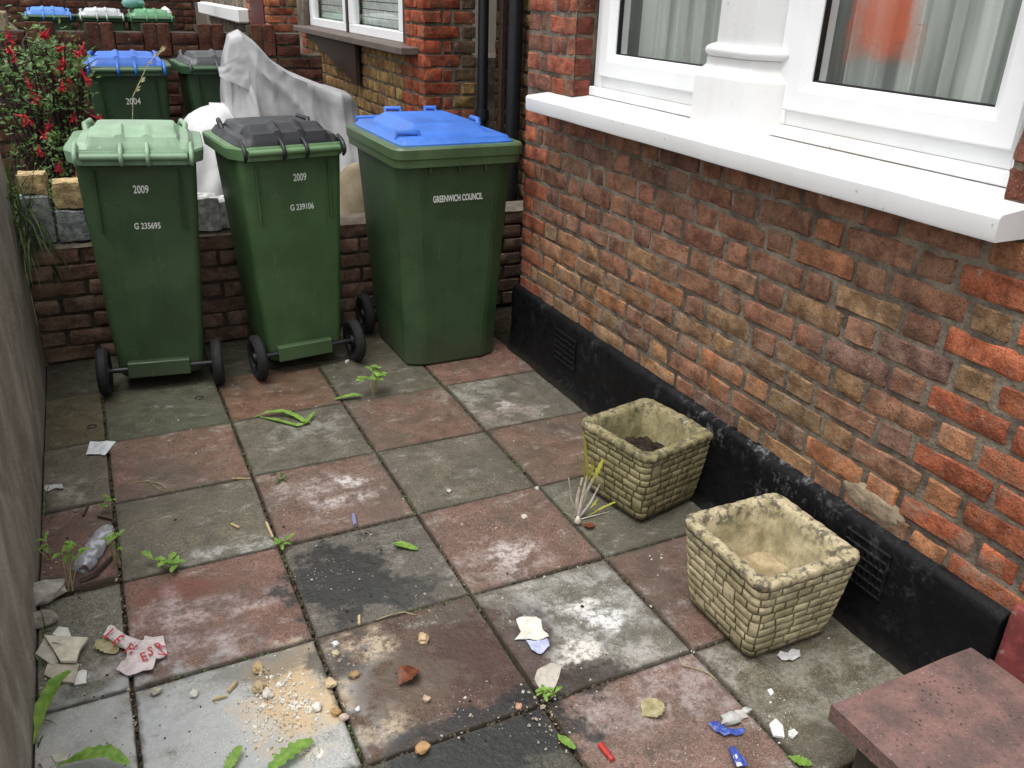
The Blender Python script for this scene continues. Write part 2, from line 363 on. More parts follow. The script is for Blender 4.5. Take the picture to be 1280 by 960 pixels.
def render_mat():
    m = NT('weathered_board'); p = m.pos()
    st = m.noise(7, 6, .65, m.scale_vec(p, (1, 1, .55)), .5); n = m.noise(3.2, 5, .6)
    c = m.mix(m.ramp(st, .32, .7), (.20, .18, .152), (.38, .35, .305))
    c = m.mix(m.ramp(n, .45, .7, 0, .6), c, (.22, .19, .145))
    c = m.mix(m.math('MULTIPLY', m.ramp(m.noise(1, 5, .65, m.scale_vec(p, (7, 7, 2.2))), .58, .72), .5), c, (.38, .36, .33))
    m.bump(m.math('ADD', m.math('MULTIPLY', st, 1.0), m.noise(70, 4)), .6, .010); return m.done(c, .85, .25)
MAT['render'] = render_mat()

def glass_mat():
    m = NT('window_glass'); m.t.nodes.remove(m.b)
    g = m.n('ShaderNodeBsdfGlossy'); g.inputs['Roughness'].default_value = .0; t = m.n('ShaderNodeBsdfTransparent'); t.inputs[0].default_value = (.97, .98, .975, 1)
    lw = m.n('ShaderNodeLayerWeight'); lw.inputs[0].default_value = .5; x = m.n('ShaderNodeMixShader')
    m.L(m.math('ADD', .05, m.math('MULTIPLY', m.math('POWER', lw.outputs['Facing'], 5.0), .9)), x.inputs[0]); m.L(t.outputs[0], x.inputs[1]); m.L(g.outputs[0], x.inputs[2]); m.L(x.outputs[0], m.out.inputs['Surface']); return m.m
MAT['glass'] = glass_mat()
def clear_mat():
    m = NT('clear_plastic'); m.t.nodes.remove(m.b)
    g = m.n('ShaderNodeBsdfGlossy'); g.inputs['Roughness'].default_value = .12; t = m.n('ShaderNodeBsdfTransparent'); t.inputs[0].default_value = (.8, .83, .9, 1)
    d = m.n('ShaderNodeBsdfDiffuse'); d.inputs[0].default_value = (.6, .62, .68, 1)
    x = m.n('ShaderNodeMixShader'); x.inputs[0].default_value = .4; y = m.n('ShaderNodeMixShader'); y.inputs[0].default_value = .2
    m.L(t.outputs[0], x.inputs[1]); m.L(d.outputs[0], x.inputs[2]); m.L(x.outputs[0], y.inputs[1]); m.L(g.outputs[0], y.inputs[2]); m.L(y.outputs[0], m.out.inputs['Surface']); return m.m
MAT['clear'] = clear_mat()
def net_mat():
    m = NT('net_curtain'); m.done((.84, .88, .84), .9, .1); yy = m.scale_vec(m.pos(), (0, 1, .03))
    t = m.n('ShaderNodeBsdfTransparent'); tr = m.n('ShaderNodeBsdfTranslucent'); tr.inputs[0].default_value = (.6, .65, .6, 1)
    a = m.n('ShaderNodeMixShader'); a.inputs[0].default_value = .15; b = m.n('ShaderNodeMixShader')
    g = m.noise(17, 3, .6, yy); m.L(m.ramp(g, .36, .62, .06, .62), b.inputs[0])      # gathers: doubled fabric against single net
    m.L(m.b.outputs[0], a.inputs[1]); m.L(tr.outputs[0], a.inputs[2]); m.L(a.outputs[0], b.inputs[1]); m.L(t.outputs[0], b.inputs[2]); m.L(b.outputs[0], m.out.inputs['Surface']); return m.m
MAT['net'] = net_mat()
def reflection_mat():  # orange window reflection put into colour, fading out at the edges
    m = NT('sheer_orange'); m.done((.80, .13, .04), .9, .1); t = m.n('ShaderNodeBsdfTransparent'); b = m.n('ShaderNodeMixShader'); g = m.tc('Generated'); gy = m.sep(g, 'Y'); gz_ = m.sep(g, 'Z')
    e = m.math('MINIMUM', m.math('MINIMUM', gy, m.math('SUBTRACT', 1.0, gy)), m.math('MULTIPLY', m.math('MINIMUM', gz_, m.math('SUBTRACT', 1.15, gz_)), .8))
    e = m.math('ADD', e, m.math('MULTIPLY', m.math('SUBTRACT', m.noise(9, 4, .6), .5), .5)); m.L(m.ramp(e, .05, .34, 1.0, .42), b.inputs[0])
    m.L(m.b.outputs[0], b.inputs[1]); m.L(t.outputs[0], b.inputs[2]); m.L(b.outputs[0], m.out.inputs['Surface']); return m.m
MAT['orange_cloth'] = reflection_mat()
# ---------------------------------------------------------------- the setting: ground and paving
def gz(y): return 0.145 * sstep(.95, 1.05, y) + .10 * sstep(3.35, 3.45, y) - .016
g = MB(); ys = [-60, -3.5, -1, .5, .95, 1.0, 1.05, 3.35, 3.4, 3.45, 8, 60, 400]; xs = [-200, -20, -3, -.4, 0, .5, 1, 1.5, 2, 2.6, 20, 200]
g.grid(lambda u, v: (xs[round(u * (len(xs) - 1))], ys[round(v * (len(ys) - 1))], gz(ys[round(v * (len(ys) - 1))])), len(xs) - 1, len(ys) - 1)
struct(g.build('ground', MAT['ground']))

patio = obj('patio', None); struct(patio)
RED, GREY = (.150, .096, .083), (.125, .120, .104)
def slab(x0, x1, y0, y1, c, k):
    m = MB(); j = .0038; rz = random.Random(k)
    ax, ay, az = rz.uniform(-.002, .002), rz.uniform(-.0025, .0025), rz.uniform(-.0015, .0015)
    cx, cy = (x0 + x1) / 2, (y0 + y1) / 2; hx, hy = (x1 - x0) / 2 - j, (y1 - y0) / 2 - j; n = 10
    def edge(t): return max(0, (abs(t) - .985) / .015)
    pts = [-1, -.985, -.9, -.65, -.35, 0, .35, .65, .9, .985, 1]
    def fn(u, v):
        a, b = pts[round(u * n)], pts[round(v * n)]
        wx = .003 * nz((a * 2, b * 5, k), 1.7); wy = .003 * nz((b * 2, a * 5, k + 9), 1.7)
        e = 1 if (abs(a) == 1 or abs(b) == 1) else 0
        z = ax * a + ay * b + az + .0012 * nz((a * 3, b * 3, k * 3)) - .0045 * e
        return (a * hx + wx, b * hy + wy, z)
    m.grid(fn, n, n)
    rim = [i for i in range(n + 1)] + [(i + 1) * (n + 1) + n for i in range(n)] + [n * (n + 1) + n - 1 - i for i in range(n)] + [(n - 1 - i) * (n + 1) for i in range(n - 1)]
    base = len(m.v); m.v += [(m.v[i][0], m.v[i][1], -.04) for i in rim]; L = len(rim)
    m.f += [(rim[i], base + i, base + (i + 1) % L, rim[(i + 1) % L]) for i in range(L)]
    f = rz.uniform(.9, 1.15); c = [c[0] * rz.uniform(1.04, 1.16), c[1] * rz.uniform(.97, 1.04), c[2] * rz.uniform(.84, .95)]
    return m.build('slab', slab_mat((x0, x1, y0, y1)), patio, 50, color=[q * f for q in c], loc=(cx, cy, 0))
CX = [-.213, 0, .45, .90, 1.35, 1.812]
SPEC = {(-1, -1): (.085, .075, .05), (-1, -2): (.062, .066, .048), (0, -2): (.07, .07, .05), (1, -2): (.072, .076, .055), (2, -2): (.085, .078, .058), (3, -2): (.11, .078, .062), (0, -1): (.092, .096, .072),
        (1, -1): (.16, .092, .068), (2, -1): (.095, .092, .070), (3, -1): (.19, .105, .088), (2, 0): (.135, .086, .072), (3, 0): (.135, .138, .115), (-1, 3): (.30, .31, .315), (0, 3): (.33, .34, .35), (1, 2): (.098, .096, .09), (1, 3): (.105, .065, .055),
        (1, 4): (.055, .057, .056), (-1, 2): (.135, .137, .12), (2, 3): (.19, .19, .182), (2, 4): (.18, .118, .108), (3, 4): (.115, .118, .09), (3, 3): (.16, .102, .093), (3, 2): (.11, .112, .1), (2, 2): (.165, .108, .095), (0, 2): (.175, .098, .086), (1, 1): (.15, .103, .092)}
k = 0
for r in range(-2, 6):
    for c in range(-1, 4):
        y1 = -r * .45; y0 = y1 - .45; dy = .03 if c == -1 and r < 2 else 0
        if r == -2: y1 = .872
        cc = SPEC.get((c, r), RED if (c + r) % 2 == 0 else GREY)
        slab(CX[c + 1], CX[c + 2], y0 + dy, y1 + dy if r > -2 else y1, cc, k); k += 1

# ---------------------------------------------------------------- bricks
BR = {}
def brick_mesh(L, H, var, mat='brick', D=.045):
    key = (round(L, 3), round(H, 3), var, mat)
    if key in BR: return BR[key]
    m = MB(); sd = hash((round(L * 1000), round(H * 1000), var)) % 97 + var * 11
    ex, ez = .006 / (L / 2), .006 / (H / 2)
    nx = 6 if L > .16 else 4; xs = [-1, -1 + ex] + [-1 + 2 * i / (nx - 2) for i in range(1, nx - 2)] + [1 - ex, 1]; zs = [-1, -1 + ez, 0, 1 - ez, 1]
    def fn(u, v):
        a, b = xs[round(u * (len(xs) - 1))], zs[round(v * (len(zs) - 1))]
        ea, eb = abs(a) == 1, abs(b) == 1
        x = a * L / 2 + .0040 * nz((a * 3, b * 3, 1.3), 1, sd); z = b * H / 2 + .0036 * nz((a * 4, b * 3, 5.1), 1, sd)
        y = .0022 * nz((a * 2, b * 2, 3.3), 1.4, sd)
        if ea or eb: y += .004
        if ea and eb: y += .003; x -= math.copysign(.004, x); z -= math.copysign(.004, z)
        if (ea or eb) and nz((a * 5, b * 5, 8), 1.3, sd) > .18: y += .005; x -= ea * math.copysign(.003, x); z -= eb * math.copysign(.003, z)   # chipped arris
        return (x, y, z)
    A, B = len(xs) - 1, len(zs) - 1
    m.grid(fn, A, B)
    q = A + 1
    rim = list(range(q)) + [(j + 1) * q + A for j in range(B)] + [B * q + A - 1 - i for i in range(A)] + [(B - 1 - j) * q for j in range(B - 1)]
    base = len(m.v); m.v += [(m.v[i][0], D, m.v[i][2]) for i in rim]; n = len(rim)
    m.f += [(rim[i], rim[(i + 1) % n], base + (i + 1) % n, base + i)[::-1] for i in range(n)]
    me = m.mesh('brick', MAT[mat], 35, recalc=True); BR[key] = me; return me

SL, HL, J, CH = .214, .1015, .0112, .0752
def lay(parent, org, along, rz, length, z0, n, colf, mat='brick', bond='flemish', seed=0, off=0.0, ch=CH, skip=None):
    """lay brick courses along a vertical wall face; org = start point, along = unit vector, rz turns the brick face outward"""
    rr = random.Random(seed); org = Vector(org); along = Vector(along); pl = parent.location
    for c in range(n):
        s = 0.0; i = c; z = z0 + ch * (c + .5)
        if bond == 'flemish':
            seq = [SL, HL] if c % 2 == 0 else [HL, .05, SL, HL]; rep = [SL, HL] if c % 2 == 0 else [SL, HL]
        else:
            seq = [SL] if c % 2 == 0 else [HL]; rep = [SL]
        k = 0
        while s < length - .02:
            L = seq[k] if k < len(seq) else rep[(k - len(seq)) % len(rep)]
            if s + L > length - .03: L = length - s
            if L < .02: break
            mid = s + L / 2; p = org + along * (mid + off); p.z = z
            if not (skip and skip(p, L)):
                Lq = round(L / .005) * .005 if L not in (SL, HL, .05) else L
                o = obj('brick', brick_mesh(Lq - rr.choice((0, .002, .004, .006)), ch - J + rr.choice((-.002, -.001, 0, .0015)), rr.randrange(4), mat), parent, colf(p, L, rr),
                        p - pl + Vector((rr.uniform(-.002, .002), rr.uniform(-.002, .002), rr.uniform(-.0025, .0025))), rot=(rr.uniform(-.02, .02), rr.uniform(-.014, .014), rz + rr.uniform(-.012, .012)))
            s += L + J; k += 1
def jit(c, r, a=.16):
    f = r.uniform(1 - a, 1 + a); return (c[0] * f * r.uniform(.94, 1.06), c[1] * f, c[2] * f)
def lerp(a, b, t): return tuple(a[i] + (b[i] - a[i]) * t for i in range(3))

# ---------------------------------------------------------------- the house with its bay window (right)
house = thing('terraced_house', 'red and yellow brick house front with white window and black plinth, nearest on the right', 'house', (1.84, .27, 0))
HX, HY = 1.84, .27
def hl(x, y, z): return (x - 1.84, y - .27, z)
wm = MB()
def wbox(m, x0, x1, y0, y1, z0, z1): m.box(((x0 + x1) / 2, (y0 + y1) / 2, (z0 + z1) / 2), (abs(x1 - x0), abs(y1 - y0), abs(z1 - z0)))
def hpart(name, mat, boxes, bevel=0, parent=None, smooth=0, seg=1, label=None):
    m = MB()
    for b in boxes: wbox(m, b[0] - 1.84, b[1] - 1.84, b[2] - .27, b[3] - .27, b[4], b[5])
    o = m.build(name, MAT[mat], parent or house, smooth, bevel, seg)
    if label: o['label'] = label
    return o
def core(x0, x1, y0, y1, z0, z1, name='mortar_bed'):
    m = MB(); ny = max(2, int(abs(y1 - y0) / .013)); nzv = max(2, int((z1 - z0) / .011))
    def fn(u, v):
        y = y0 + (y1 - y0) * u; z = z0 + (z1 - z0) * v
        return (x0 - .0028 + .0036 * nz((y * 14, z * 19, 0)) + .0030 * nz((y * 47, z * 60, 4)) - 1.84, y - .27, z)
    m.grid(fn, ny, nzv)
    wbox(m, x0 + .005 - 1.84, x1 - 1.84, y0 + .008 - .27, y1 - .27, z0, z1)
    return m.build(name, MAT['mortar'], house, 60)
core(1.8475, 2.06, -2.297, .265, 0, 1.139)
core(1.8475, 2.06, -.122, .265, 1.15, 2.5); core(1.8475, 2.06, -2.297, -1.986, 1.15, 2.5)
hpart('lintel', 'white_paint', [(1.80, 2.06, -2.297, .265, 2.501, 2.75)], .006)
def hcol(p, L, r):
    y, z = p.y, p.z; q = r.random()
    if y - L * .3 < -2.10 and y < -2.0: c = (.36, .112, .06)
    elif y > .14: c = (.38, .115, .066)
    else:
        t = sstep(.95, .45, z + r.uniform(-.12, .12)); t2 = sstep(-.9, -1.7, y)
        up = (.165, .076, .053) if q < .75 else (.12, .064, .049)
        lo = [(.245, .145, .075), (.205, .105, .068), (.265, .125, .063), (.205, .138, .076), (.225, .12, .08)][int(q * 4.99)]
        c = lerp(up, lo, max(t * .85, t2 * .75 * (1 if q > .4 else .2)))
        if q > .9 and t > .3: c = (.14, .08, .066)
        c = tuple(v_ * 1.45 for v_ in c)
    return jit(c, r)
lay(house, (HX, HY, 0), (0, -1, 0), R(-90), 2.57, .306, 11, hcol, seed=3, ch=.0757)
def pcol(p, L, r): return jit((.36, .105, .064) if r.random() < .75 else (.22, .09, .066), r)
lay(house, (HX, HY, 0), (0, -1, 0), R(-90), .39, 1.205, 12, pcol, seed=5)
lay(house, (HX, -1.982, 0), (0, -1, 0), R(-90), .315, 1.205, 12, lambda p, L, r: jit((.17, .06, .045), r), seed=6)
for c in range(12):      # brick returns in the left window reveal
    rr = random.Random(c); L = .078
    obj('brick', brick_mesh(L, CH - J, c % 4), house, jit((.16, .05, .036), rr), hl(1.842 + L / 2 + .004, -.1225, 1.205 + CH * (c + .5)), rz=0)
    # quoin faces on the corner that turns away to the recess
for c in range(11):
    obj('brick', brick_mesh(SL if c % 2 else HL, .0757 - J, c % 4), house, jit((.25, .07, .04), random.Random(c)), hl(1.85 + (SL if c % 2 else HL) / 2, .266, .306 + .0757 * (c + .5)), rz=R(180))

# black bitumen plinth with a sloping top
pm = MB(); ny = 110
prof = [(1.806, -.02), (1.811, .05), (1.816, .15), (1.814, .25), (1.815, .300), (1.822, .316), (1.842, .328), (1.9, .329)]
def pf(u, v):
    x, z = prof[round(v * 7)]; y = .292 + (-2.272 - .292) * u
    a = .006 * nz((y * 4, z * 6, 0)) + .0025 * nz((y * 17, z * 17, 4))
    if z < 0.02: a -= .012 + .012 * nz((y * 6, 1, 2))
    b = .012 * nz((y * 5, 7, 3)) + .006 * nz((y * 16, 5, 3)) if .29 < z < .328 else 0
    return (x + a - 1.84, y - .27, z + b)
pm.grid(pf, ny, 7); plinth = pm.build('plinth', MAT['bitumen'], house, 60)
for sgn, ye in ((1, .291), (-1, -2.271)):
    m = MB(); m.add([(x - 1.84, ye - .27, z) for x, z in prof] + [(1.9 - 1.84, ye - .27, -.02)], [tuple(range(9))]); m.build('plinth_end', MAT['bitumen'], house)
for ya, yb, za, zb in ((-.155, -.325, .135, .262), (-1.825, -1.965, .145, .283)):
    m = MB(); n, q = 7, 5; wy = (yb - ya) / n; hz = (zb - za) / q
    for i in range(n + 1): m.box((1.8105 - 1.84, ya + wy * i - .27, (za + zb) / 2), (.010, .011, zb - za + .008))
    for j in range(q + 1): m.box((1.8095 - 1.84, (ya + yb) / 2 - .27, za + hz * j), (.011, abs(yb - ya) + .006, .011))
    wbox(m, 1.8098 - 1.84, 1.85 - 1.84, ya - .27, yb - .27, za, zb)
    m.build('air_brick', MAT['bitumen'], plinth, 0, .003)
# mortar smeared over one brick above the plinth
m = MB()
def mp(u, v):
    th = v * 2 * math.pi; rr = u * (1 + .16 * nz((math.cos(th) * 1.5, math.sin(th) * 1.5, 6)) + .06 * nz((math.cos(th) * 5, math.sin(th) * 5, 2)))
    a, b = rr * math.cos(th), rr * math.sin(th)
    return (.011 - .014 * (1 - u ** 4) - .002 * nz((a * 4, b * 3, 1)), -.115 * math.copysign(abs(a) ** .85, a), .040 * math.copysign(abs(b) ** .85, b))
m.grid(mp, 8, 36); plain('patch_mortar', (.34, .27, .19), .95, .45, 24, .1, .9)
m.build('mortar_patch', MAT['patch_mortar'], house, 60, loc=hl(1.838, -1.855, .372))

# sill: thick painted stone, top falling outward
sp = [(1.742, 1.143), (1.739, 1.150), (1.738, 1.192), (1.744, 1.199), (1.80, 1.205), (1.945, 1.219), (1.945, 1.143)]
m = MB(); rings = []
ysl = [.078 - 2.138 * i / 60 for i in range(61)]
for y in ysl:
    rings.append([Vector((x + (.002 * nz((y * 7, z * 5, 0)) if x < 1.8 else 0) - 1.84, y - .27, z + .0015 * nz((y * 5, x * 9, 3)))) for x, z in sp])
rings[0] = [Vector((p.x + (.004 if p.x < -.06 else 0), p.y, p.z)) for p in rings[0]]
m.loft(rings); sill = m.build('window_sill', MAT['white_paint'], house, 30)
hpart('sub_sill', 'white_paint', [(1.915, 1.96, -.86, -.124, 1.2195, 1.252), (1.915, 1.96, -1.980, -1.128, 1.2195, 1.252)], .003)
# the stone pier between the two lights: pedestal, bead and shaft
m = MB()
def octo(x0, y0, y1, ch, z, xb=2.02): return [Vector((a - 1.84, b - .27, z)) for a, b in ((x0, y0 - ch), (x0, y1 + ch), (x0 + ch, y1), (xb, y1), (xb, y0), (x0 + ch, y0))]
m.loft([octo(1.855, -.765, -1.205, .1, 1.205), octo(1.855, -.765, -1.205, .1, 1.362), octo(1.868, -.785, -1.19, .094, 1.385), octo(1.876, -.80, -1.18, .088, 1.395), octo(1.876, -.80, -1.18, .088, 1.418)])
m.loft([octo(1.880, -.845, -1.160, .078, 1.4185), octo(1.880, -.845, -1.160, .078, 2.4)])
pier = m.build('stone_mullion', MAT['white_paint'], house, 30, .004, 2)
m = MB(); m.loft([octo(1.876 - .018 * math.sin(a), -.83 + .018 * math.sin(a), -1.172 - .018 * math.sin(a), .085, 1.418 + .018 * (1 - math.cos(a))) for a in [math.pi * i / 8 for i in range(9)]])
m.build('bead_moulding', MAT['white_paint'], pier, 60)
# two uPVC casements
for y0, y1 in ((-.127, -.985), (-1.145, -1.978)):
    zb, zt = 1.2525, 2.48
    fr = hpart('window_frame', 'upvc', [(1.935, 2.0, y0, y0 - .058, zb, zt), (1.935, 2.0, y1 + .058, y1, zb, zt), (1.936, 2.0, y0 - .0585, y1 + .0585, zb, zb + .05), (1.936, 2.0, y0 - .0585, y1 + .0585, zt - .05, zt)], .004, None, 0, 2)
    m = MB(); s0, s1 = y0 - .052, y1 + .052; a, b = zb + .042, zt - .04
    def ringf(off, x): return [Vector((x - 1.84, y - .27, z)) for y, z in ((s0 - off, a + off), (s1 + off, a + off), (s1 + off, b - off), (s0 - off, b - off))]
    m.loft([ringf(0, 1.99), ringf(.0, 1.925), ringf(.005, 1.918), ringf(.055, 1.918), ringf(.068, 1.926), ringf(.082, 1.938), ringf(.082, 1.99)], False, False)
    sash = m.build('sash', MAT['upvc'], fr, 20)
    m = MB(); m.loft([ringf(.080, 1.9425), ringf(.086, 1.9425), ringf(.086, 1.96)], False, False); m.build('gasket', MAT['gasket'], fr)
    m = MB(); wbox(m, 1.950 - 1.84, 1.954 - 1.84, s0 - .08 - .27, s1 + .08 - .27, a + .08, b - .08); m.build('pane', MAT['glass'], fr)
# the dark room behind
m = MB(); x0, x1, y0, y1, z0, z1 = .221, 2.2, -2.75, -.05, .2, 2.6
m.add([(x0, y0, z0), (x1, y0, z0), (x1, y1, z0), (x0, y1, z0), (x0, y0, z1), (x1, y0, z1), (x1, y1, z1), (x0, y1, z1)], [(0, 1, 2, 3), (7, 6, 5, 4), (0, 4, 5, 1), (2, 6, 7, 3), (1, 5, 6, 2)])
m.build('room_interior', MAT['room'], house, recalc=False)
def curtain(y0, y1, label, sd):
    m = MB()
    def fn(u, v):
        y = y0 + (y1 - y0) * u; z = 1.24 + 1.2 * v
        ph = u * (y0 - y1) * 58 + 1.6 * nz((u * 6, 0, sd)) + .25 * v
        return (2.045 + .038 * math.sin(ph) + .010 * nz((u * 17, v * 1.2, sd)), y + .020 * math.cos(ph), z)
    m.grid(fn, 220, 6)
    return tag(m.build('net_curtain', MAT['net'], None, 80), label, 'curtain', 'net curtains in the bay window')
curtain(-.12, -.99, 'pleated net curtain behind the window pane nearer the bins', 1)
curtain(-1.13, -2.02, 'pleated net curtain behind the window pane above the stone planters', 2)
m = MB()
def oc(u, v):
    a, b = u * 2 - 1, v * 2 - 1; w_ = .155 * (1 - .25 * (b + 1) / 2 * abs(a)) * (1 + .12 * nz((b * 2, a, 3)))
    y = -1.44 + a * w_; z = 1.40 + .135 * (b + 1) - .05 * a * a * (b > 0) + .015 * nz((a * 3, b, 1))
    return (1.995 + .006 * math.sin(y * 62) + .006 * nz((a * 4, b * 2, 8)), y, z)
m.grid(oc, 24, 10); tag(m.build('cloth', MAT['orange_cloth'], None, 80), 'blurred orange cloth shape behind the window pane above the planters', 'cloth')  # added sheet behind the pane that carries the painted orange reflection

# recessed wall between this bay and the neighbour's, with soil pipes
# ---------------------------------------------------------------- doorstep, bottom right
step = thing('doorstep', 'pinkish concrete slab step with dark brick riser in front of the black plinth', 'step', (1.6, -2.7, 0))
def pink():
    m = NT('pink_concrete'); n = m.noise(10, 6, .65); f = m.noise(110, 3)
    c = m.mix(m.ramp(n, .34, .68), (.105, .070, .063), (.20, .115, .10))
    c = m.mix(m.math('MULTIPLY', m.ramp(m.math('ADD', m.vor(60), m.math('MULTIPLY', m.noise(90, 3), .35)), .28, .44, 1, 0), m.ramp(m.noise(6, 4), .44, .58)), c, (.035, .03, .028))
    c = m.mix(m.ramp(f, .5, .7, 0, .45), c, (.06, .045, .04)); c = m.mix(m.ramp(m.noise(160, 2), .68, .74, 0, .6), c, (.5, .45, .42))
    m.bump(m.math('ADD', n, f), .45, .006); return m.done(c, .82, .3)
MAT['pink'] = pink()
m = MB(); rot = Matrix.Rotation(R(-3), 3, 'Z')
def stp(u, v):
    x = -.225 + .45 * u; y = -.47 + .945 * v; e = (u in (0, 1) or v in (0, 1))
    return (x + .003 * nz((y * 9, x * 9, 1)), y + .003 * nz((x * 9, y * 9, 2)), .200 + .002 * nz((x * 6, y * 6, 0)) - .005 * e)
m.grid(stp, 20, 30); n0 = 21; A, B = 20, 30
rim = list(range(n0)) + [(j + 1) * n0 + A for j in range(B)] + [B * n0 + A - 1 - i for i in range(A)] + [(B - 1 - j) * n0 for j in range(B - 1)]
base = len(m.v); m.v += [(m.v[i][0], m.v[i][1], .152) for i in rim]; L = len(rim)
m.f += [(rim[i], base + i, base + (i + 1) % L, rim[(i + 1) % L]) for i in range(L)]
m.build('step_slab', MAT['pink'], step, 40)
m = MB(); m.box((.02, -.02, .142), (.42, .91, .022)); m.build('mortar_joint', MAT['mortar'], step)
m = MB(); m.box((.025, -.02, .06), (.40, .895, .145)); m.build('riser', MAT['slab'], step, 0, .004, color=(.055, .055, .055))
red = MB(); wbox(red, 1.822, 2.3, -3.3, -2.279, 0, .362)
def redp():
    m = NT('red_painted_concrete'); n = m.noise(14, 6, .7); c = m.mix(m.ramp(n, .35, .7), (.13, .03, .03), (.26, .06, .055))
    c = m.mix(m.ramp(m.noise(40, 4), .62, .7, 0, .6), c, (.3, .25, .22)); m.bump(n, .4, .006); return m.done(c, .6, .4)
MAT['red_paint'] = redp()
tag(red.build('painted_step', MAT['red_paint'], None, 0, .012, 2), 'dark red painted upper step beyond the pinkish doorstep slab', 'step')
# ---------------------------------------------------------------- boundary walls
# left: tall weathered boundary beside the paving
m = MB()
def lw(u, v):
    y = -3.6 + (0.90 + 3.6) * u; z = -.02 + 1.06 * v
    return (-.214 + .006 * nz((y * 1.5, z * 1.2, 3)), y, z + .012 * nz((y * 3, 0, 5)) * v)
m.grid(lw, 120, 16)
def lt(u, v):
    y = -3.6 + 4.5 * u; return (-.214 - .14 * v + .006 * nz((y * 1.5, 1.04 * 1.2, 3)), y, 1.04 + .012 * nz((y * 3, 0, 5)) + .01 * math.sin(v * 3.14))
m.grid(lt, 120, 3)
m.add([(-.216, .90, -.02), (-.36, .90, -.02), (-.36, .90, 1.04), (-.216, .90, 1.04), (-.36, -3.6, -.02), (-.36, -3.6, 1.04)], [(0, 1, 2, 3), (1, 4, 5, 2)])
tag(m.build('boundary_wall', MAT['render'], None, 50, recalc=False), 'tall weathered grey brown boundary wall along the left edge', 'wall')

# low brick wall behind the bins
bw = thing('low_brick_wall', 'low dark brown brick wall behind the three front bins', 'wall', (.9, .87, 0))
m = MB(); m.box((.155, .105, .262), (2.53, .196, .524)); m.build('mortar_bed', MAT['dark_mortar'], bw)
lay(bw, (-.21, .868, 0), (1, 0, 0), 0, 2.52, 0, 7, lambda p, L, r: jit((.20, .135, .107) if p.z < .4 else (.22, .142, .112), r, .25), 'dark_brick', 'stretcher', 11)
m = MB(); m.grid(lambda u, v: (-1.11 + 2.53 * u, -.006 + .215 * v + .004 * nz((u * 40, v, 1)), .533 + .004 * nz((u * 30, v * 3, 2)) - (.012 if v in (0, 1) else 0)), 60, 5)
plain('cap_mortar', (.17, .145, .115), .95, .4, 22, .1, .7); m.build('mortar_cap', MAT['cap_mortar'], bw, 60)

def rough_block(d, sd, amp=.008, n=4):
    m = MB(); bm = bmesh.new(); bmesh.ops.create_cube(bm, size=1)
    bmesh.ops.subdivide_edges(bm, edges=bm.edges, cuts=n, use_grid_fill=True)
    me = bpy.data.meshes.new('block')
    for v in bm.verts:
        p = v.co.copy(); q = Vector((p.x * d[0], p.y * d[1], p.z * d[2])); e = sum(1 for t in p if abs(abs(t) - .5) < 1e-4)
        nn = Vector((nz(q, 14, sd), nz(q, 14, sd + 3), nz(q, 14, sd + 6))) * amp + Vector((nz(q, 45, sd), nz(q, 45, sd + 3), nz(q, 45, sd + 6))) * amp * .45
        v.co = q * (1 - .03 * max(0, e - 1)) + nn
    bmesh.ops.recalc_face_normals(bm, faces=bm.faces); bm.to_mesh(me); bm.free()
    me.polygons.foreach_set('use_smooth', [True] * len(me.polygons)); me.set_sharp_from_angle(angle=R(38)); return me
def granite():
    m = NT('split_stone'); base = m.oi('Color'); n = m.noise(26, 6, .7); f = m.noise(120, 3)
    up = m.sep(m.n('ShaderNodeNewGeometry').outputs['Normal'], 'Z')
    c = m.mix(m.ramp(n, .35, .68), m.mix(1, base, (.5, .5, .52), 'MULTIPLY'), m.mix(1, base, (1.25, 1.25, 1.22), 'MULTIPLY'))
    c = m.mix(m.ramp(f, .5, .7, 0, .5), c, m.mix(1, base, (.4, .4, .42), 'MULTIPLY')); m.bump(m.math('ADD', n, f), .7, .006); return m.done(c, .85, .3)
MAT['granite'] = granite()
GR, YE, WH = (.30, .31, .33), (.50, .37, .19), (.60, .59, .58)
for x, y, z, d, c, lab in [(.545, .955, .615, (.125, .13, .15), WH, 'pale split granite block on low wall, left of the gap between green bins'), (.665, .96, .605, (.11, .13, .13), WH, 'pale split granite block on low wall, hidden partly by the black lidded bin'),
                        (-.005, .955, .605, (.118, .13, .135), GR, 'dark grey split granite block beneath the yellow stone on low wall'), (.125, .955, .605, (.11, .13, .13), GR, 'grey granite block on low wall peeping out left of the pale green lidded bin'),
                        (-.130, .965, .635, (.115, .13, .20), GR, 'tall grey granite block on low wall behind the grass tuft'),
                        (.01, .965, .735, (.125, .12, .115), YE, 'yellow sandstone block stacked on grey granite beside the fuchsia'), (-.125, .985, .785, (.11, .1, .08), YE, 'smaller yellow sandstone block at the back corner by the grass tuft')]:
    me = rough_block(d, x * 10); me.materials.append(MAT['granite'])
    tag(obj('stone_block', me, None, c, (x, y, z), rot=(0, 0, rnd.uniform(-.08, .08))), lab, 'stone', 'loose stone blocks on the low wall')

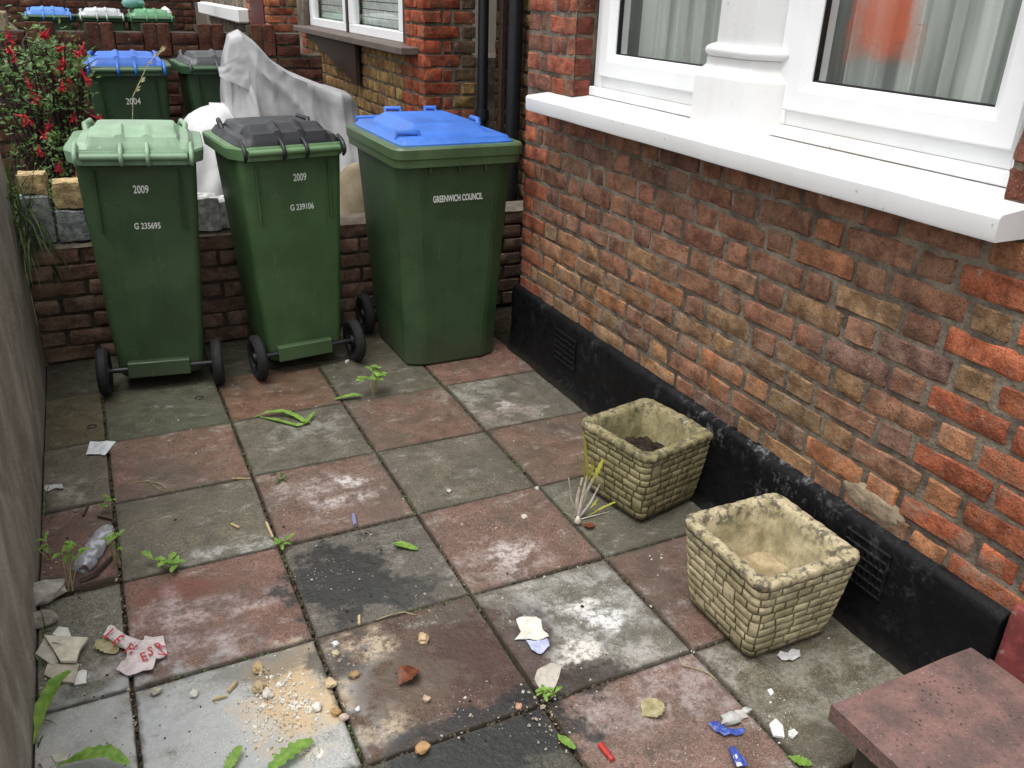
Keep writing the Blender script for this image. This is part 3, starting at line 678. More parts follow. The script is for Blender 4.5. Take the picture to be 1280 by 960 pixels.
# castellated brick wall beyond the neighbour's bins
def castle(y0, label, xa, xb, zt, seed, pitch=.342, x0=.207, low=.1):
    w_ = thing('castellated_wall', label, 'wall', (0, y0, 0)); r = random.Random(seed)
    m = MB(); wbox(m, xa, xb, .008, .2, low, zt - .20); 
    n = int((xb - xa) / pitch) + 2; k0 = math.floor((xa - x0) / pitch)
    fc = lambda p, L, q: jit((.085, .032, .024), q, .3)
    nc = int((zt - .22 - low) / CH)
    lay(w_, (xa, y0, 0), (1, 0, 0), 0, xb - xa, zt - .215 - nc * CH, nc, fc, 'dark_brick', 'stretcher', seed)
    for k in range(k0, k0 + n):
        a = x0 + k * pitch
        if a < xa or a + .17 > xb: continue
        wbox(m, a + .004, a + .166, .008, .2, zt - .2, zt - .012); wbox(m, a + .174, a + pitch - .004, .008, .2, zt - .2, zt - .06)
        for j in range(2):
            obj('brick', brick_mesh(.079, .205, j + 1, 'dark_brick'), w_, jit((.095, .034, .024), r, .25), (a + .0425 + .085 * j, 0, zt - .103))
        for j in range(2):
            obj('brick', brick_mesh(.163, .066, j, 'dark_brick'), w_, jit((.085, .032, .024), r, .25), (a + .256, .002, zt - .172 + .075 * j))
    m.build('mortar_bed', MAT['dark_mortar'], w_)
    return w_
castle(3.3, 'dark brown castellated brick wall behind the bin marked 2004', -.50, 1.72, 1.322, 21, low=.62)
castle(8.35, 'farthest dark brown castellated wall, behind the row of three small far bins', -1.0, 1.5, 1.56, 22, low=.8)

# brick pier on the street side of the neighbour's garden
pr = thing('brick_pier', 'dark brick gate pier at the left edge beside the fuchsia bush', 'pier', (-.38, 2.3, 0))
m = MB(); wbox(m, -.19, .19, .008, .35, .1, 1.12); m.build('mortar_bed', MAT['dark_mortar'], pr)
lay(pr, (-.58, 2.3, 0), (1, 0, 0), 0, .40, .37, 10, lambda p, L, r: jit((.085, .045, .034), r, .25), 'dark_brick', 'stretcher', 31)
lay(pr, (-.182, 2.302, 0), (0, 1, 0), R(90), .35, .37, 10, lambda p, L, r: jit((.085, .045, .034), r, .25), 'dark_brick', 'stretcher', 32)
sl = MB(); sl.box((0, .17, 1.137), (.42, .40, .034)); sl.build('coping', MAT['cap_mortar'], pr, 0, .006)
fp = thing('stone_gatepost', 'pale rendered gatepost with scrolled shoulder at the top left corner', 'gatepost', (-.62, 6.2, .22))
m = MB(); wbox(m, -.25, .25, 0, .35, 0, 1.06); m.build('post', MAT['patch_mortar'], fp, 0, .02, 2)
m = MB(); m.loft([[Vector((x, y, z)) for x, z in ((.25, 0), (.25, .98), (.32, .9), (.40, .78), (.62, .70), (.62, 0))] for y in (.06, .28)]); m.build('shoulder', MAT['patch_mortar'], fp, 30, .012)

# ---------------------------------------------------------------- the recess and the neighbours' houses
rw = thing('recessed_wall', 'shadowed yellow and brown brick wall set back behind the two black downpipes', 'wall', (2.32, 1.0, 0))
m = MB(); wbox(m, .0085, .2, -.73, .65, .1, 2.6); m.build('mortar_bed', MAT['dark_mortar'], rw)
lay(rw, (2.32, 1.64, 0), (0, -1, 0), R(-90), 1.36, .5, 20, lambda p, L, r: jit(r.choice([(.15, .105, .055), (.10, .07, .045), (.12, .05, .035), (.17, .12, .055)]), r, .25), 'dark_brick', 'flemish', 41)
def pipe(x, y, r, label, brk):
    t = thing('downpipe', label, 'downpipe', (x, y, .14), 0, 'black downpipes in the recess')
    m = MB(); m.tube([(0, 0, 0), (0, 0, 2.5)], r, 16); m.build('pipe', MAT['iron_black'], t, 60)
    for z in brk:
        m = MB(); m.lathe([(r + .001, z - .03), (r + .009, z - .028), (r + .009, z + .028), (r + .001, z + .03)], 16); m.build('socket', MAT['iron_black'], t, 40)
pipe(2.215, 1.575, .030, 'slimmer black downpipe against the red brick corner of the next house', (.78, 1.9)); pipe(2.262, 1.26, .040, 'thicker black downpipe just left of the nearest white sill', (1.9,))
m = MB(); m.box((2.285, 1.47, 1.3), (.03, .045, 2.4)); tag(m.build('timber_batten', MAT['brown_timber'], None, 0, .004), 'narrow brown timber batten standing between the two downpipes', 'batten')

nh = thing('neighbour_house', 'yellow brick house with red corner and brown window sill, middle of the terrace', 'house', (1.88, 1.64, .1))
def nl(x, y, z): return (x - 1.88, y - 1.64, z - .1)
m = MB(); wbox(m, .0085, .6, .009, 3.1, 0, 1.125); wbox(m, .0085, .3, .009, .318, 1.126, 2.5); wbox(m, .0085, .3, 2.86, 3.1, 1.126, 2.5); m.build('mortar_bed', MAT['mortar'], nh)
def nc(p, L, r):
    if p.y < 1.93: return jit((.33, .082, .042), r, .2)
    if p.y > 4.4: return jit((.30, .075, .04), r, .2)
    return jit(r.choice([(.34, .22, .085), (.30, .19, .08), (.26, .15, .07), (.36, .25, .11)]), r)
lay(nh, (1.88, 1.64, 0), (0, 1, 0), R(-90), 2.95, .42, 11, nc, 'brick', 'flemish', 51)
lay(nh, (1.88, 1.64, 0), (0, 1, 0), R(-90), .315, .42 + 11 * CH, 9, nc, 'brick', 'flemish', 52)
lay(nh, (1.888, 1.6405, 0), (1, 0, 0), 0, .31, .42, 20, lambda p, L, r: jit((.27, .065, .036) if p.x < 2.06 else r.choice([(.24, .07, .04), (.24, .16, .06), (.10, .07, .05)]), r, .22), 'brick', 'flemish', 53)
plain('blind', (.62, .66, .63), .8)
# wide flat window over a boarded sill
def npart(name, mat, bx, par=None, bevel=.004):
    m = MB()
    for b in bx: wbox(m, b[0] - 1.88, b[1] - 1.88, b[2] - 1.64, b[3] - 1.64, b[4] - .1, b[5] - .1)
    return m.build(name, MAT[mat], par or nh, 0, bevel)
npart('window_sill', 'oriel_board', [(1.775, 1.96, 1.72, 4.42, 1.235, 1.275)])
npart('window_head', 'oriel_board', [(1.90, 2.1, 1.96, 4.5, 2.25, 2.6)])
npart('room_interior', 'room', [(2.16, 2.2, 1.96, 4.5, 1.23, 2.3), (1.99, 2.2, 1.96, 4.5, 1.226, 1.24), (2.0, 2.2, 1.965, 1.975, 1.24, 2.25)], None, 0)
npart('window_post', 'brown_timber', [(1.93, 2.0, 2.02, 2.13, 1.2755, 2.249), (1.93, 2.0, 3.335, 3.385, 1.2755, 2.249), (1.93, 2.0, 4.5, 4.56, 1.2755, 2.249)])
for y0, y1 in ((2.132, 3.333), (3.387, 4.498)):
    f = npart('casement', 'upvc', [(1.938, 1.99, y0, y1, 1.2756, 1.335), (1.938, 1.99, y0, y1, 2.18, 2.248), (1.938, 1.99, y0, y0 + .10, 1.3352, 2.1798), (1.938, 1.99, y1 - .10, y1, 1.3352, 2.1798)])
    npart('pane', 'glass', [(1.962, 1.966, y0 + .10, y1 - .10, 1.3352, 2.1798)], f, 0)
    npart('window_blind', 'blind', [(2.02, 2.024, y0 + .06, y1 - .06, 1.29 + .05 * q, 1.335 + .05 * q) for q in range(18)], f, 0)
for xq, ya, yb, zz in ((1.83, 4.30, 2.83, .965), (1.862, 4.10, 3.15, .985)):
    m = MB(); m.loft([[Vector(nl(x_, ya, 1.234)), Vector(nl(x_, yb, 1.234)), Vector(nl(x_, yb, zz))] for x_ in (xq, xq + .028)]); m.build('sill_bracket', MAT['brown_timber'], nh)  # two dark brown triangular plates below the sill

fh = thing('far_house', 'red brick house with orange corner and white sill at the top, farthest of the terrace', 'house', (1.88, 5.9, .2))
m = MB(); wbox(m, .0085, 1.2, .009, 4.5, 0, 2.3); m.build('mortar_bed', MAT['mortar'], fh)
lay(fh, (1.89, 5.9, 0), (1, 0, 0), 0, .8, .55, 15, lambda p, L, r: jit((.36, .10, .045) if p.x < 1.95 else r.choice([(.23, .055, .032), (.20, .05, .03), (.2, .12, .05)]), r, .2), 'brick', 'flemish', 61)
lay(fh, (1.88, 5.9, 0), (0, 1, 0), R(-90), .23, .55, 15, lambda p, L, r: jit((.42, .13, .05), r, .2), 'brick', 'flemish', 62)
plain('maroon_paint', (.09, .016, .018), .5, .2, 9); m = MB(); wbox(m, -.01, .0083, .24, .95, .35, 2.0); m.build('painted_panel', MAT['maroon_paint'], fh, 0, .003)
lay(fh, (1.88, 6.86, 0), (0, 1, 0), R(-90), .23, .55, 15, lambda p, L, r: jit((.40, .13, .06), r, .2), 'brick', 'flemish', 63)
m = MB(); wbox(m, -.13, .0, 1.06, 4.2, .985, 1.13); m.build('window_sill', MAT['white_paint'], fh, 0, .015)
# ---------------------------------------------------------------- wheelie bins
def rring(hw, yb, yf, z, rb, rf, n=4):
    """rounded rectangle ring; rb / rf = (x, y) corner radii at the -y and +y ends"""
    out = []
    for sx, sy, (rx, ry) in ((1, -1, rb), (1, 1, rf), (-1, 1, rf), (-1, -1, rb)):
        cx = sx * (hw - rx); cy = (yb + ry) if sy < 0 else (yf - ry)
        a0 = {(1, -1): -90, (1, 1): 0, (-1, 1): 90, (-1, -1): 180}[(sx, sy)]
        for i in range(n + 1):
            a = R(a0 + 90 * i / n); out.append(Vector((cx + rx * math.cos(a), cy + ry * math.sin(a), z)))
    return out
def chring(hw, yb, yf, z, cb, cf):
    """chamfered rectangle ring with slightly softened corners"""
    pts = [(hw - cb[0], yb), (hw, yb + cb[1]), (hw, yf - cf[1]), (hw - cf[0], yf), (-hw + cf[0], yf), (-hw, yf - cf[1]), (-hw, yb + cb[1]), (-hw + cb[0], yb)]
    out = []; n = len(pts)
    for i in range(n):
        p, a, b = Vector(pts[i]), Vector(pts[i - 1]), Vector(pts[(i + 1) % n])
        for q, t in ((a, .012), (b, .012)):
            d = q - p; out.append(Vector((*(p + d.normalized() * min(t, d.length * .3)), z)))
    return out
def lettering(txt, h, parent, loc, rot, sx=.8, mat='print_white', off=.0006):
    cu = bpy.data.curves.new('lettering', 'FONT'); cu.body = txt; cu.size = h * 1.4; cu.align_x = 'CENTER'; cu.align_y = 'CENTER'; cu.offset = off * h / .03; cu.extrude = .0003
    to = bpy.data.objects.new('lettering_tmp', cu); col.objects.link(to); bpy.context.view_layer.update()
    me = bpy.data.meshes.new_from_object(to.evaluated_get(bpy.context.evaluated_depsgraph_get()))
    bpy.data.objects.remove(to); bpy.data.curves.remove(cu)
    me.materials.clear(); me.materials.append(MAT[mat]); o = obj('lettering', me, parent, None, loc, rot=rot); o.scale = (sx, 1, 1); return o
WX = Matrix.Rotation(R(90), 3, 'Y')
def wheel(parent, x, y, r=.1, w_=.046, out=1):
    m = MB(); tp = [(r * .66, -w_ / 2 + .004), (r * .86, -w_ / 2), (r * .96, -w_ / 2 + .007), (r, -w_ / 4), (r, w_ / 4), (r * .96, w_ / 2 - .007), (r * .86, w_ / 2), (r * .66, w_ / 2 - .004)]
    rings = []
    for q, z in tp: rings.append([WX @ Vector(((q - (.0035 if i % 2 and q > r * .95 else 0)) * math.cos(2 * math.pi * i / 48), q * math.sin(2 * math.pi * i / 48), z)) for i in range(48)])
    wh = obj('wheel', None, parent, None, (x, y, r))
    m.loft(rings + [rings[0]], False, False); m.build('tyre', MAT['rubber'], wh, 40)
    m = MB(); m.lathe([(.012, -w_ / 2 + .004), (.024, -w_ / 2 + .002), (.026, -w_ / 2 + .014), (r * .55, -w_ / 2 + .016), (r * .62, -w_ / 2 + .006), (r * .67, -w_ / 2 + .008), (r * .67, w_ / 2 - .008), (r * .62, w_ / 2 - .006), (r * .55, w_ / 2 - .016), (.026, w_ / 2 - .014), (.024, w_ / 2 - .002), (.012, w_ / 2 - .004)], 28, WX)
    m.build('hub', MAT['iron_black'], wh, 35)
def heightlid(hw, yb, yf, zf, nx=40, ny=40, lip=.02, c=.09):
    m = MB()
    def xy(a, b): return a * hw * math.sqrt(1 - c * b ** 6), ((yb + yf) / 2 + b * (yf - yb) / 2 * math.sqrt(1 - c * a ** 6))
    def fn(u, v):
        a, b = u * 2 - 1, v * 2 - 1; x, y = xy(a, b); return (x, y, zf(a, b, x, y))
    m.grid(fn, nx, ny); q = nx + 1
    rim = list(range(q)) + [(j + 1) * q + nx for j in range(ny)] + [ny * q + nx - 1 - i for i in range(nx)] + [(ny - 1 - j) * q for j in range(ny - 1)]
    n = len(rim); base = len(m.v); m.v += [(m.v[i][0] * 1.008, m.v[i][1] * 1.008, m.v[i][2] - lip) for i in rim]
    m.f += [(rim[i], base + i, base + (i + 1) % n, rim[(i + 1) % n]) for i in range(n)]
    return m
def bin140(label, loc, rz, roll, bodyc, rimc, lidc, texts, group, simple=False, hookc=None):
    b = thing('wheelie_bin', label, 'bin', loc, rz, group); b.rotation_euler = (0, roll, rz); hookc = hookc or lidc
    m = MB(); prof = [(.055, .155, -.17, .13), (.075, .168, -.183, .145), (.14, .172, -.186, .155), (.5, .192, -.195, .195), (.9, .213, -.205, .235), (.955, .216, -.207, .24)]
    m.loft([rring(hw, yb, yf, z, (.028, .03), (.05, .05)) for z, hw, yb, yf in prof]); body = m.build('body', MAT['dull_plastic'], b, 30, color=bodyc)
    m = MB()
    cb = (.055, .10); cf = (.03, .03)
    m.loft([chring(.222, -.235, .25, .945, cb, cf), chring(.243, -.258, .272, .9455, cb, cf), chring(.248, -.262, .276, .988, cb, cf), chring(.245, -.258, .272, .996, cb, cf), chring(.20, -.225, .245, .996, cb, cf)], False, False)
    m.build('rim', MAT['plastic'], b, 25, color=rimc)
    def lz(a, bb, x, y):
        d = 1 - max(abs(a), abs(bb)); dx, dyb, dyf = 1 - abs(a), 1 + bb, 1 - bb
        z = .999 + .024 * sstep(0, .10, d) + .024 * sstep(.22, .34, dx) * sstep(.16, .46, dyb) * sstep(.10, .22, dyf) + .006 * (1 - a * a) * (1 - bb * bb)
        if bb < -.2: z += .010 * sstep(.06, .1, d) * (sstep(.05, .03, abs(abs(x) - .045) * 3) ) * sstep(-.2, -.5, bb)
        if bb < -.35: z += .018 * sstep(.22, .26, dx) * sstep(0, .12, dyb) * sstep(.75, .45, dyb)
        return z
    lid = heightlid(.214, -.236, .262, lz, 44, 40).build('lid', MAT['plastic'], b, 32, color=lidc)
    m = MB(); m.tube([(-.185, -.272, .978), (.185, -.272, .978)], .0125, 12); m.build('handle_bar', MAT['plastic'], b, 50, color=rimc)
    for x in (-.2, -.046, .046, .2):
        m = MB(); m.tube([(x, -.215, 1.020), (x, -.242, 1.012), (x, -.268, .999), (x, -.287, .984), (x, -.286, .964), (x, -.268, .948)], [.007, .008, .0085, .0085, .008, .006], 8)
        m.build('hinge_lug', MAT['plastic'], b, 50, color=hookc)
    for s in (-1, 1):
        m = MB(); m.tube([(s * .185, .12, 1.015), (s * .19, .135, 1.040), (s * .175, .225, 1.042), (s * .165, .24, 1.015)], .011, 8); m.build('lid_handle', MAT['plastic'], lid, 50, color=lidc)
    if not simple:
        for s in (-1, 1):
            m = MB(); m.box((s * .15, -.212, .80), (.005, .024, .24), None, 1); m.build('rib', MAT['dull_plastic'], body, 0, .003, color=bodyc)
    m = MB(); m.tube([(-.225, -.2, .1), (.225, -.2, .1)], .011, 12); m.build('axle', MAT['iron_black'], b, 50)
    m = MB(); m.box((-.01, -.194, .098), (.245, .045, .068)); m.build('axle_housing', MAT['dull_plastic'], b, 0, .004, color=bodyc)
    for s in (-1, 1): wheel(b, s * .222, -.2)
    for t, h, x, z, sx in texts:
        yb = -.186 - .019 * (z - .14) / .76
        lettering(t, h, body, (x, yb - .0006, z), (R(91.6), 0, 0), sx)
    return b
GB = (.024, .060, .020); GB2 = (.045, .098, .036)
grp = 'green wheelie bins'
bin140('green wheelie bin with pale green lid, leftmost of three at the low wall', (.263, .623, 0), -.097, .024, (.036, .072, .030), (.16, .26, .165), (.21, .32, .215), [('2009', .030, .005, .843, .66), ('G 235695', .024, .012, .70, .72)], grp)
bin140('green wheelie bin with black lid, middle of three at the low wall', (.838, .600, 0), .085, -.011, GB2, (.095, .18, .08), (.010, .011, .015), [('2009', .030, .03, .858, .66), ('G 239106', .025, .03, .735, .72)], grp)
bin140('green wheelie bin marked 2004 with blue lid, beside the fuchsia', (.385, 2.675, .13), -.03, 0, (.020, .055, .022), (.06, .12, .06), (.035, .13, .50), [('2004', .036, .01, .80, .8), ('HP 05061', .028, .01, .665, .85)], grp)
bin140('green wheelie bin with dark grey lid, half hidden by the motorcycle cover', (.915, 2.73, .13), .04, 0, (.022, .058, .022), (.05, .11, .055), (.05, .055, .06), [('2009', .036, .01, .84, .8)], grp)
bin140('far green wheelie bin with blue lid, leftmost of the far row of three', (-.045, 7.5, .23), 0, 0, GB, (.03, .08, .035), (.06, .19, .55), [], grp, True)
bin140('far green wheelie bin with pale grey lid, middle of the far row of three', (.445, 7.5, .23), 0, 0, GB, (.03, .08, .035), (.42, .44, .46), [], grp, True)
bin140('far green wheelie bin with green lid, rightmost of the far row of three', (.92, 7.5, .23), 0, 0, GB, (.05, .13, .06), (.10, .26, .13), [], grp, True)
m = MB(); m.lathe([(.02, 0), (.10, .01), (.12, .05), (.09, .10), (.03, .13), (.012, .135)], 14)
m.v = [(x + .02 * nz((x * 20, y * 20, z * 20)), y + .02 * nz((y * 20, z * 20, x * 20)), z) for x, y, z in m.v]
plain('teal_plastic', (.16, .38, .33), .35, .3, 20); tag(m.build('rubbish_bag', MAT['teal_plastic'], None, 60, loc=(.78, 7.52, 1.298)), 'small teal plastic bag on the green lid of the far row', 'bag')
m = MB(); m.box((1.13, 7.95, .72), (.11, .11, 1.0)); m.lathe([(.04, 0), (.07, .02), (.05, .06), (.01, .09)], 12, Matrix.Translation((1.13, 7.95, 1.22))); tag(m.build('white_post', MAT['upvc'], None, 0, .006), 'white post at the top beside the far green lid', 'post')

def bin240(label, loc, rz, bodyc, rimc, lidc, group):
    b = thing('wheelie_bin', label, 'bin', loc, rz, group)
    m = MB(); prof = [(.0, .208, -.270, .20), (.012, .219, -.280, .225), (.25, .231, -.291, .26), (.6, .246, -.308, .285), (.90, .264, -.325, .30), (.94, .266, -.326, .30)]
    m.loft([chring(hw, yb, yf, z, (.075, .034), (.05, .05)) for z, hw, yb, yf in prof]); body = m.build('body', MAT['dull_plastic'], b, 12, color=bodyc)
    m = MB(); cb = (.03, .03)
    m.loft([chring(.262, -.335, .32, .917, cb, cb), chring(.283, -.361, .345, .918, cb, cb), chring(.285, -.363, .347, .948, cb, cb), chring(.290, -.370, .352, .953, cb, cb), chring(.292, -.372, .354, .990, cb, cb), chring(.287, -.366, .350, .998, cb, cb), chring(.24, -.32, .30, .999, cb, cb)], False, False)
    m.build('rim', MAT['plastic'], b, 25, color=rimc)
    def lz(a, bb, x, y):
        d = 1 - max(abs(a), abs(bb))
        e1 = min((.185 - abs(x)) / .045, (y + .235) / .06, (.27 - y) / .06)
        return 1.004 + .022 * sstep(0, .09, d) + .004 * sstep(.1, .5, d) + .036 * max(0, min(1, e1))
    lid = heightlid(.256, -.338, .335, lz, 56, 56, .02, .06).build('lid', MAT['plastic'], b, 30, color=lidc)
    for pts in ([(-.235, -.235, 1.018), (-.235, -.232, 1.040), (-.145, -.245, 1.040), (-.145, -.25, 1.022)], [(.235, .0, 1.022), (.238, .01, 1.046), (.238, .085, 1.046), (.235, .095, 1.022)], [(-.10, .30, 1.03), (-.10, .315, 1.065), (-.03, .315, 1.065), (-.03, .3, 1.03)], [(.10, .31, 1.03), (.10, .32, 1.062), (.15, .32, 1.062), (.15, .31, 1.03)]):
        m = MB(); m.tube(pts, .012, 8); m.build('lid_handle', MAT['plastic'], lid, 50, color=lidc)
    m = MB(); m.tube([(-.235, .345, 1.02), (.235, .345, 1.02)], .014, 10); m.build('hinge_bar', MAT['plastic'], b, 50, color=lidc)
    for x in (-.13, 0, .12):
        m = MB(); m.box((x, -.332, .90), (.010, .026, .035), None, 1); m.build('rib', MAT['dull_plastic'], body, 0, .002, color=bodyc)
    m = MB(); m.tube([(-.26, .235, .1), (.26, .235, .1)], .012, 10); m.build('axle', MAT['steel'], b, 50)
    for s in (-1, 1): wheel(b, s * .262, .235, .1, .05)
    lettering('GREENWICH COUNCIL', .0265, body, (.0, -.3222, .775), (R(86.9), 0, 0), .58, 'print_white', .0011)
    return b
bin240('large green wheelie bin with bright blue lid and white lettering, beside the house corner', (1.49, .512, 0), .01, (.036, .074, .029), (.070, .118, .053), (.038, .145, .53), grp)

# ---------------------------------------------------------------- two cast stone planters
def planter(label, loc, rz, a1, a0, h, c, soil, sd):
    t = thing('stone_planter', label, 'planter', loc, rz, 'cast stone planters by the plinth'); r = random.Random(sd)
    def aw(z): q = z / h; return a0 + (a1 - a0) * (q ** .72) - .006 * max(0, 1 - z / .02)
    rc = .25
    P8 = 8.0
    def surf(s, z, off):
        """s in 0..4 runs round the four sides; rounded corners"""
        s %= 4; side = int(s); f = (s - side) * 2 - 1; a = aw(z) + off; k = .80
        if abs(f) <= k: x, y = f * a, -a
        else:
            th = (abs(f) - k) / (1 - k) * math.pi / 4; rr = a * (1 - k); sg = 1 if f > 0 else -1
            x = sg * (a - rr + rr * math.sin(th)); y = -a + rr - rr * math.cos(th)
        for _ in range(side): x, y = -y, x
        return Vector((x, y, z))
    ss = []
    for sd_ in range(4):
        for f in (0, .05, .1, .2, .35, .5, .65, .8, .9, .95): ss.append(sd_ + f)
    zs = [0, .006, .02, h * .25, h * .5, h * .75, h * .93]
    m = MB(); m.loft([[surf(s, z, -.012 if z == 0 else -.0035 + .001 * nz((s * 9, z * 40, sd))) for s in ss] for z in zs] , True, False)
    rim = []
    for (o_, z) in ((-.004, h * .93), (.003, h * .90 + .004), (.005, h * .94), (.003, h * .985), (-.004, h), (-.022, h * 1.0), (-.030, h * .988), (-.034, h * .95), (-.040, h * .6), (-.050, .12)): rim.append((o_, z))
    body = m.build('body', MAT['planter'], t, 60, color=[q * .64 for q in c])
    m = MB(); fs = [i / 30 for i in range(120)]
    def lump(s, z, o_):
        l = .5 + .5 * math.cos(s * 2 * math.pi * 7.5 + 2 * nz((s * 2, 1, sd))); return surf(s, min(z, h), o_) + Vector((0, 0, (.0012 * l - .0006 + .002 * nz((s * 14, o_ * 60, sd))) if z > h * .93 else 0))
    rings = [[lump(s, z, o_ + (.002 * nz((s * 15, z * 50, sd)) - (.004 if abs((s * 7.5) % 1 - .5) < .05 and 0 <= o_ else 0))) for s in fs] for o_, z in rim]
    m.loft(rings, False, False); m.build('rim', MAT['planter'], t, 70, color=[q * .92 for q in c])
    m = MB(); zf = .135 if not soil else .155
    def fl(u, v):
        a, b = u * 2 - 1, v * 2 - 1; q = aw(zf) - .040
        zz = zf + (.006 * nz((a * 4, b * 4, sd)) if not soil else .06 * max(0, 1 - math.hypot(a + .3, b - .3)) + .02 * nz((a * 3, b * 3, sd)) + .008 * nz((a * 14, b * 14, sd)))
        return (a * q, b * q, zz)
    m.grid(fl, 22, 22); m.build('soil' if soil else 'floor', MAT['soil_mat'] if soil else MAT['planter'], t, 60, color=(.40, .32, .21))
    # moulded stone blocks, course by course; a tall block also fills its place in the course above
    z = .012; row = 0; hh = [.028, .025, .031, .027, .029, .024, .030, .026, .028, .025, .029, .027]; occ = {}
    while z < h * .90 - .012:
        H = min(hh[(row + sd) % 12], h * .905 - z); Hn = hh[(row + 1 + sd) % 12]; s = r.uniform(0, .12); s_end = s + 4
        iv = sorted([(a + o_, b + o_) for a, b in occ.get(row, []) for o_ in (-4, 0, 4)])
        while s < s_end - .02:
            hit = [q for q in iv if q[0] - .012 <= s < q[1] - .001]
            if hit: s = hit[0][1]; continue
            w_ = r.choice([.13, .15, .17, .2, .23]); nxt = min([q[0] for q in iv if q[0] > s] + [s_end])
            if nxt - s - w_ < .07: w_ = min(nxt - s, .30)
            tall = r.random() < .12 and z + H + Hn < h * .88 and w_ < .2; Hb = H + Hn if tall else H
            if tall: occ.setdefault(row + 1, []).append((s % 4, s % 4 + w_))
            m = MB(); nu = max(3, int(w_ / .045)); g_ = .0065; s0, s1 = s + g_, s + w_ - g_; z0, z1 = z + .0014, z + Hb - .0014
            us = [0, .05] + [i / nu for i in range(1, nu)] + [.95, 1]; us = sorted(set(us)); vs = [0, .11, .5, .89, 1]
            k = r.random() * 50
            def fn(u, v):
                uu, vv = us[round(u * (len(us) - 1))], vs[round(v * 4)]; e = (uu in (0, 1)) + (vv in (0, 1))
                off = (.0016 if e == 0 else (-.0008 if e == 1 else -.0022)) + .0013 * nz((uu * 3, vv * 2, k))
                wz = .0012 * nz((uu * 3, k, 1)); ws = .006 * nz((vv * 2, k, 5))
                return surf(s0 + (s1 - s0) * uu + ws, z0 + (z1 - z0) * vv + wz, off)
            m.grid(fn, len(us) - 1, 4)
            f = r.uniform(.85, 1.15)
            m.build('moulded_block', MAT['planter'], t, 60, color=[q * f for q in c], recalc=False)
            s += w_
        z += H; row += 1
    return t
P1 = planter('smaller mossy cast stone planter with soil clump inside, farther from the doorstep', (1.649, -1.093, .001), .2, .163, .128, .275, (.30, .265, .155), True, 2)
P2 = planter('pale buff cast stone planter, empty inside, nearer the doorstep', (1.588, -1.765, .001), -.01, .168, .128, .285, (.47, .41, .275), False, 5)

# ---------------------------------------------------------------- motorcycle under a cover
mc = thing('covered_motorcycle', 'motorcycle under a grey dusty cover behind the low wall', 'motorcycle', (1.0, 1.62, .13))
prof = [(-.235, .55, .10, 0), (-.228, .95, .12, 0), (-.205, 1.10, .14, .0), (-.17, 1.215, .17, 0), (-.12, 1.235, .20, 0), (-.06, 1.19, .23, 0), (.02, 1.10, .25, 0), (.12, 1.035, .25, 0), (.24, .985, .22, 0), (.34, .955, .20, 0), (.42, .93, .18, 0), (.455, .89, .16, 0), (.475, .72, .15, 0), (.46, .5, .15, 0)]
m = MB()
def mcs(u, v):
    t = u * (len(prof) - 1); i = min(int(t), len(prof) - 2); f = t - i
    x, top, hw = [prof[i][k] + (prof[i + 1][k] - prof[i][k]) * f for k in range(3)]
    a = (v * 2 - 1)                        # -1 front skirt .. 1 rear skirt
    s = abs(a); sg = -1 if a < 0 else 1
    if s < .3: y = sg * hw * .55 * (s / .3); z = top - .05 * (s / .3) ** 2 * top * .4
    else:
        q = (s - .3) / .7; y = sg * (hw * .55 + (.10 + .06 * q) * sstep(0, .5, q)); z = (top - .02 * top) * (1 - q) + .02 * q
    fold = .026 * (1 - 2 * abs(math.sin(x * 15 + 3.5 * nz((x * 3, z, 1)) - z * 2.2))) * (.4 + .6 * sstep(.3, .9, z)) * 1.0 + .010 * math.sin(x * 60 + 9 * nz((x * 3, z, 1)) - z * 5) * sstep(.15, .7, s) + .006 * nz((x * 7, z * 3, a * 2))
    fold += .012 * abs(nz((x * 5 + z * 3.2, z * 1.1, 4 + sg))) * sstep(.1, .5, s)
    th = math.atan2(z - 1.26, x + .19); rad = math.hypot(z - 1.26, x + .19)
    rdg = 1 - abs(2 * ((th * 2.7 + .7 * nz((th * 2, rad * 3, 2)) + sg) % 1) - 1)          # creases hanging from the screen peak
    fold = fold * .4 + .045 * (rdg ** 2) * sstep(.05, .35, rad) * sstep(.2, .5, s) + .006 * (1 - abs(2 * ((th * 8 + 1.5 * nz((th * 4, rad * 5, 5))) % 1) - 1)) * sstep(.1, .3, rad) * sstep(.1, .3, s)
    dent = -.05 * math.exp(-((x - .1) / .12) ** 2 - ((z - .62) / .2) ** 2) * sg
    return (x + .005 * nz((z * 8, a * 3, 7)), y + sg * fold + dent, z + .003 * nz((x * 14, a * 6, 2)))
m.grid(mcs, 170, 120); m.build('cover', MAT['tarp'], mc, 70)
m = MB()
def hoodf(u, v):      # doubled hem where the screen pocket folds over
    x = -.245 + .13 * u; z = 1.02 - .06 * u + .18 * v * (.25 + .75 * u); y = -.085 - .085 * math.sqrt(u) - .02 * (1 - v) - .006 * nz((u * 5, v * 4, 3)); return (x, y, z)
m.grid(hoodf, 14, 14); m.build('hem', MAT['tarp'], mc, 70)
m = MB()
def bulge(u, v):
    th = u * 2 * math.pi; q = v; rr = (.15 + .05 * math.sin(q * math.pi) + .02 * (1 - q)) * math.sqrt(max(0, 1 - max(0, (q - .7) / .3) ** 2.2))
    fold = 1 + .08 * math.sin(th * 7 + 3 * nz((q * 3, th, 1))) * (1 - .5 * q)
    return (-.30 + rr * math.cos(th) * fold * .9, -.03 + rr * 1.2 * math.sin(th) * fold, .02 + .85 * (q if q < .7 else .7 + .3 * math.sin((q - .7) / .3 * 1.57)) + .02 * math.cos(th) * q)
m.grid(bulge, 60, 26); m.build('front_cover', MAT['tarp_pale'], mc, 70)

